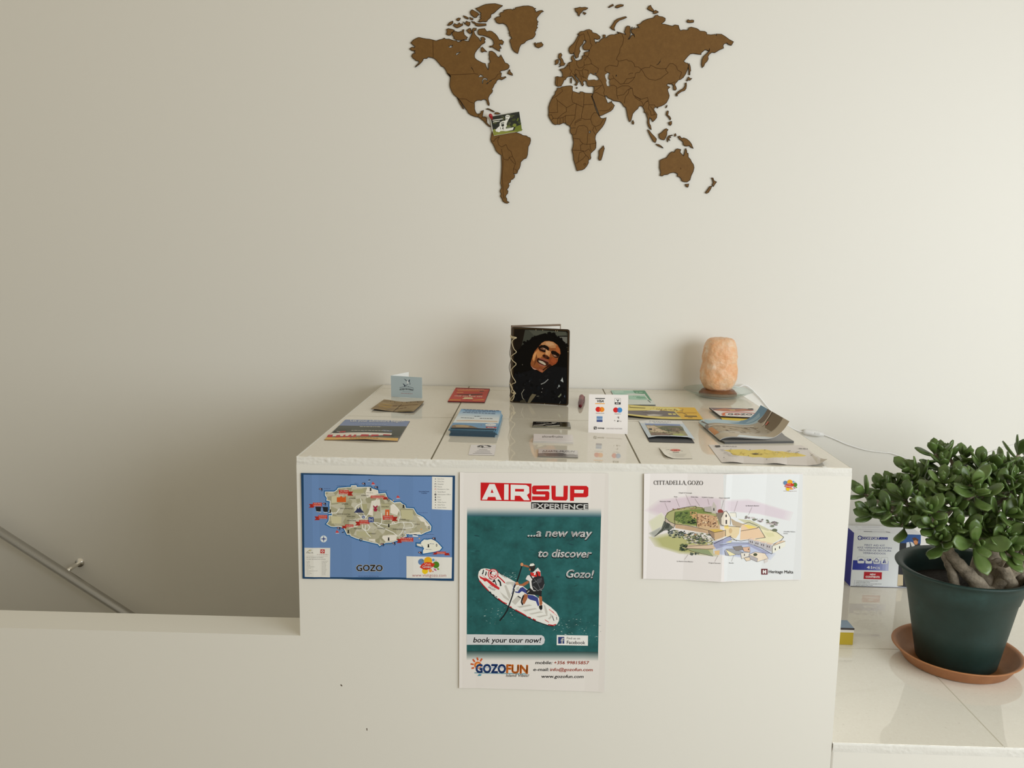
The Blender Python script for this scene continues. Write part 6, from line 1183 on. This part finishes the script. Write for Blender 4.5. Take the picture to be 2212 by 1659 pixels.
s.poly('1500 352 1960 364 1880 1560 1440 1520 1478 780', (30, 30, 36)); s.poly('1506 356 1960 368 1955 560 1500 548', (44, 84, 148)); s.poly('1640 535 1700 525 1720 600 1690 700 1630 700', (220, 222, 226)); s.poly('1720 520 1770 530 1830 600 1760 650 1740 580', (214, 214, 216)); s.poly('1790 480 1850 470 1900 520 1880 580 1830 585 1800 540', (206, 140, 92)); s.poly('1760 440 1830 420 1910 470 1890 520 1850 480 1800 500', (86, 50, 26)); s.stroke('1550 400 1650 420', 14, (110, 140, 190))
s.poly('1450 1250 1560 1260 1560 1500 1432 1510', (206, 190, 160)); s.poly('388 1512 1880 1556 1880 1568 388 1524', (40, 38, 44))
s.build('front_print', fk)
s = Sheet(flat_map(LEDGE+hb+0.0003)).crop(1800, 1120, 10.37); s.gain = 1.05
for a0, a1, y, w_ in ((490, 560, 180, 7), (640, 1040, 190, 5), (540, 1140, 245, 5)): s.stroke([(a0, y), (a1, y+10)], w_, (190, 192, 204))
s.stroke('680 288 870 294', 12, (110, 112, 120)); s.stroke('870 294 1180 300', 6, (170, 172, 182)); s.stroke('1180 300 1275 312', 12, (100, 102, 110))
s.build('top_print', fk)
yb_ = onZ(1842, 1393.5, LEDGE)
bx = root('flat_box', (yb_.x-0.1, yb_.y+0.03, LEDGE), 'flat yellow and white box on the ledge, sticking out beside the counter', 'box')
hz = onY(1842, 1357, yb_.y).z - LEDGE
bm = bmesh.new(); add_box(bm, (WID+0.004, yb_.y, LEDGE+0.0004), (yb_.x, yb_.y+0.05, LEDGE+hz*0.74), 0.0006); mesh_obj('base', bm, pbr('box_yellow', (0.42, 0.30, 0.012), 0.45), bx)
bm = bmesh.new(); add_box(bm, (WID+0.004, yb_.y-0.0006, LEDGE+hz*0.74), (yb_.x+0.0006, yb_.y+0.0506, LEDGE+hz), 0.0006, 0)
bm.normal_update()
for f in bm.faces: f.material_index = 1 if f.normal.z > 0.9 else 0
mesh_obj('lid', bm, [pbr('box_cream', (0.62, 0.58, 0.52), 0.5), pbr('box_bluegrey', (0.22, 0.30, 0.40), 0.4)], bx)
bm = bmesh.new(); add_box(bm, (WID+0.004, yb_.y-0.0012, LEDGE+hz*0.90), (yb_.x+0.0010, yb_.y+0.0012, LEDGE+hz*1.0), 0.0003); mesh_obj('dark_rim', bm, pbr('box_dark', (0.03, 0.022, 0.02), 0.5), bx)

# ---------------------------------------------------------------- terracotta saucer, pot and jade plant
PX, PY = 1.5520, 0.3925
terra = pbr('terracotta_plastic', (0.40, 0.165, 0.065), 0.5, spec=0.4); noise_mix(terra, [(0.3, (0.36, 0.145, 0.055)), (0.7, (0.44, 0.19, 0.075))], 30, 4)
bm = bmesh.new()
add_lathe(bm, [(0.001, 0.0006), (0.118, 0.0006), (0.124, 0.003), (0.1425, 0.0315), (0.1475, 0.0335), (0.1505, 0.0360), (0.1490, 0.0375), (0.1440, 0.0365), (0.1380, 0.0330), (0.1200, 0.0060), (0.001, 0.0046)], (PX, PY, LEDGE), 96)
bmesh.ops.recalc_face_normals(bm, faces=bm.faces)
tag(mesh_obj('plant_saucer', bm, terra, None, True), 'round terracotta saucer under the dark green plant pot', 'saucer')
ZP = LEDGE+0.0050; HP = 0.243
jp = root('potted_plant', (PX, PY, ZP), 'bushy jade plant with thick grey stems in a dark green plastic pot', 'plant')
potm = pbr('green_plastic', (0.012, 0.036, 0.032), 0.5, spec=0.45)
noise_mix(potm, [(0.30, (0.008, 0.024, 0.019)), (0.60, (0.012, 0.036, 0.032)), (0.80, (0.026, 0.070, 0.066))], 9, 5, 0.6); bump(potm, 260, 0.12, 0.001)
bm = bmesh.new()
add_lathe(bm, [(0.001, 0.0), (0.0900, 0.0), (0.0930, 0.003), (0.1120, HP*0.42), (0.1255, HP*0.72), (0.1290, HP*0.735), (0.1395, HP*0.90), (0.1410, HP*0.955), (0.1560, HP*0.985), (0.1580, HP*1.0), (0.1555, HP*1.012), (0.1400, HP*0.995), (0.1335, HP*0.95), (0.1290, HP*0.84), (0.122, HP*0.70), (0.001, HP*0.70)], (PX, PY, ZP), 96)
bmesh.ops.recalc_face_normals(bm, faces=bm.faces)
mesh_obj('pot', bm, potm, jp, True)
soilm = pbr('soil', (0.018, 0.013, 0.009), 0.95); bump(soilm, 120, 1.0, 0.01)
bm = bmesh.new(); ZS = ZP+HP*0.78
rg = [bm.verts.new((PX+0.1265*math.cos(a), PY+0.1265*math.sin(a), ZS)) for a in [2*math.pi*i/48 for i in range(48)]]; cvv = bm.verts.new((PX+0.025, PY-0.01, ZS+0.026))
for i in range(48): bm.faces.new((rg[i], rg[(i+1) % 48], cvv))
mesh_obj('soil', bm, soilm, jp, True)
# foliage clusters, digitised against the crop of the photograph and given their own depths
def AC(x, y, Y): return onY(1800+x/5.37, 940+y/5.37, Y)
r = random.Random(77)
cl = [(355, 680, .40, 1), (450, 915, .36, 1), (560, 640, .44, 1), (640, 880, .33, 1.05), (690, 575, .45, .9), (905, 430, .46, 1.1), (830, 740, .36, 1.1), (790, 1040, .34, 1), (890, 600, .42, 1), (1010, 480, .44, 1), (1010, 730, .36, 1), (1130, 890, .30, 1.15), (1175, 1075, .28, 1.1), (1280, 350, .44, 1.15), (1270, 560, .36, 1.15), (1180, 215, .48, 1.05), (1330, 215, .48, .9), (1510, 280, .46, 1.1), (1420, 500, .38, 1), (1610, 575, .32, 1.2), (1670, 665, .30, 1.3), (1705, 345, .42, 1), (1690, 520, .36, 1), (1390, 850, .32, 1.15), (1480, 1080, .28, 1.1), (1660, 1265, .24, 1.3), (1250, 1230, .27, 1.1), (1800, 470, .38, 1.1), (1880, 390, .40, 1.2), (1890, 620, .34, 1.1), (1990, 930, .28, 1.2), (2040, 510, .36, 1.1), (2010, 1340, .24, 1.15), (1985, 1190, .26, 1.2), (2110, 620, .34, 1.1), (2120, 440, .40, 1.1), (2160, 900, .28, 1.1), (2200, 690, .32, 1.1), (2230, 380, .42, 1.1), (2230, 1130, .27, 1.1), (2200, 1330, .25, 1.1), (1480, 660, .34, 1), (1300, 720, .34, 1), (1160, 640, .40, 1), (1540, 880, .44, .9), (1750, 900, .36, 1), (1850, 1150, .30, 1.1), (980, 960, .34, 1), (1080, 520, .5, 1), (1480, 400, .52, 1), (1750, 430, .54, 1), (700, 760, .46, 1), (1200, 960, .42, .9), (1600, 760, .5, 1), (1950, 780, .46, 1), (2000, 360, .50, 1), (540, 770, .48, .9), (1390, 1180, .28, 1), (1750, 1060, .3, 1)]
for k in range(34): cl.append((r.uniform(2260, 3050), 0, r.uniform(.24, .56), r.uniform(.95, 1.2)))
leafm = pbr('jade_leaf', (0.08, 0.135, 0.03), 0.34, spec=0.5, **{'Subsurface Weight': 0.06, 'Subsurface Scale': 0.004})
noise_mix(leafm, [(0.25, (0.034, 0.064, 0.013)), (0.5, (0.082, 0.138, 0.031)), (0.8, (0.155, 0.225, 0.068))], 13, 4)
leafr = pbr('jade_leaf_edge', (0.06, 0.085, 0.025), 0.4)
lb = bmesh.new()
def leaf(bm, base, dirv, upv, L, W, curl_):
    """a fat spoon shaped leaf"""
    d = dirv.normalized(); sd = d.cross(upv)
    if sd.length < 0.05: sd = d.cross(Vector((1, 0.2, 0.1)))
    sd.normalize(); up = sd.cross(d).normalized(); N = 8; M = 8; rings = []
    for i in range(N+1):
        t = i/N; wv = W*0.5*max(0.10, (math.sin(math.pi*min(1, t**1.25*0.93+0.035)))**0.75)*(0.52+0.62*t) if t < 1 else W*0.03
        th = 0.0016+0.0026*math.sin(math.pi*min(1, 0.1+t*0.85)); c = base + d*(L*t) + up*(curl_*L*(t*t-0.15*t))
        rings.append([bm.verts.new(c + sd*(wv*math.cos(2*math.pi*k/M)) + up*(th*math.sin(2*math.pi*k/M) + 0.16*wv*math.cos(2*math.pi*k/M)**2)) for k in range(M)])
    for i in range(N):
        for k in range(M):
            f = bm.faces.new((rings[i][k], rings[i][(k+1) % M], rings[i+1][(k+1) % M], rings[i+1][k])); f.smooth = True
    bm.faces.new(rings[-1]); bm.faces.new(list(reversed(rings[0])))
core = Vector((PX+0.01, PY, ZP+HP*1.05))
tips = []
for (x, y, Y, sc) in cl:
    if y == 0:
        a = r.uniform(0, 1); p = Vector((r.uniform(1.72, 1.90), Y, r.uniform(0.74, 1.0))); 
        p.z = 0.79 + 0.22*(1-((p.x-1.6)/0.40)**2) * r.uniform(0.25, 1.0)
    else: p = AC(x, y, Y)
    ax_ = (p-core); ax_.z = ax_.z*0.6+0.06; ax_.normalize(); tips.append((p, ax_, sc))
    ax2 = (ax_ + Vector((r.uniform(-.3, .3), r.uniform(-.55, .05), r.uniform(-.2, .4)))).normalized()
    e1 = ax2.orthogonal().normalized(); e2 = ax2.cross(e1); ph = r.uniform(0, math.pi)
    for lv in range(4):
        for sgn in (0, 1):
            a = ph + lv*math.pi/2 + sgn*math.pi + r.uniform(-.25, .25)
            op = (1.15, 0.95, 0.70, 0.35)[lv] + r.uniform(-.15, .15)
            dv_ = ax2*math.cos(op) + (e1*math.cos(a)+e2*math.sin(a))*math.sin(op)
            L = sc*(0.056, 0.052, 0.043, 0.024)[lv]*r.uniform(0.85, 1.15); W = L*r.uniform(0.50, 0.60)
            leaf(lb, p - ax2*(0.016*(3-lv)/3*sc) + ax2*0.003*lv, dv_, ax2, L, W, r.uniform(0.02, 0.22))
fo = mesh_obj('foliage', lb, leafm, jp)
# stems: thick trunks from the soil, then branches to every leaf cluster
stemm = pbr('grey_stem', (0.20, 0.165, 0.12), 0.85); noise_mix(stemm, [(0.3, (0.11, 0.088, 0.062)), (0.55, (0.29, 0.24, 0.175)), (0.8, (0.48, 0.42, 0.33))], 40, 6, 0.7); bump(stemm, 70, 0.6, 0.006)
sb_ = bmesh.new()
def BC(x, y, Y): return onY(1800+x/5.37, 1200+y/5.37, Y)
zs = ZS+0.004
trunks = [([BC(1430, 360, .36), BC(1370, 180, .36), BC(1290, -10, .37), AC(1180, 1100, .38), AC(1000, 900, .40)], [.013, .011, .010, .008, .006]),
          ([BC(1800, 420, .33), BC(1620, 270, .34), BC(1450, 90, .35), BC(1340, -60, .36), AC(1240, 1050, .37), AC(1150, 800, .40)], [.021, .017, .014, .012, .010, .007]),
          ([BC(1830, 420, .36), BC(1760, 230, .38), BC(1720, 60, .40), AC(1700, 1050, .41), AC(1680, 880, .42), AC(1600, 650, .43)], [.034, .026, .020, .017, .014, .009]),
          ([BC(2100, 400, .34), BC(2040, 280, .33), BC(1960, 120, .33), BC(1870, 60, .35), AC(1840, 1200, .37), AC(1820, 900, .40), AC(1760, 700, .43)], [.020, .016, .014, .016, .014, .012, .008]),
          ([BC(2060, 400, .38), BC(2150, 300, .37), BC(2240, 120, .36), AC(2300, 1300, .36), AC(2350, 900, .38), AC(2420, 700, .40)], [.022, .018, .014, .012, .010, .007]),
          ([BC(2000, 420, .42), BC(2100, 100, .44), AC(2150, 1100, .45), AC(2100, 800, .45), AC(2060, 600, .45)], [.018, .014, .012, .010, .007])]
for (ex, ey, ez) in ((1.74, .40, .88), (1.80, .46, .90), (1.73, .30, .84), (1.70, .50, .92), (1.82, .34, .86)):
    trunks.append(([(PX+0.05, PY+(ey-.39)*0.5, zs), (PX+0.08, PY+(ey-.39)*0.7, zs+0.06), (PX+(ex-PX)*0.7, PY+(ey-PY)*0.8, zs+(ez-zs)*0.55), (ex, ey, ez)], [.017, .014, .011, .007]))
nodes = []
for P_, rd_ in trunks:
    P_ = [Vector(p) for p in P_]; P_[0].z = min(P_[0].z, zs)
    dd = math.hypot(P_[0].x-PX, P_[0].y-PY)
    if dd > 0.105: P_[0].x = PX+(P_[0].x-PX)*0.105/dd; P_[0].y = PY+(P_[0].y-PY)*0.105/dd
    c = catmull(P_, 5); rr = []
    for i in range(len(c)):
        f = i/5; k = min(int(f), len(rd_)-2); rr.append((rd_[k]+(rd_[k+1]-rd_[k])*(f-k))*(1+0.10*math.sin(i*2.1)))
    add_tube(sb_, c, rr, 12); nodes += [(c[i], rr[i]) for i in range(len(c)//3, len(c))]
for f in sb_.faces: f.smooth = True
for (p, ax_, sc) in tips:
    nd, nr_ = min(nodes, key=lambda q: (q[0]-p).length + 0.25*max(0, q[0].z-p.z+0.03))
    m_ = (nd+p)/2 + Vector((0, 0, -0.012)); t_ = add_tube(sb_, catmull([nd, m_, p], 4), [min(.006, nr_)]*3+[.0048]*3+[.0042]*3, 8)
for f in sb_.faces: f.smooth = True
mesh_obj('stem', sb_, stemm, jp, False)
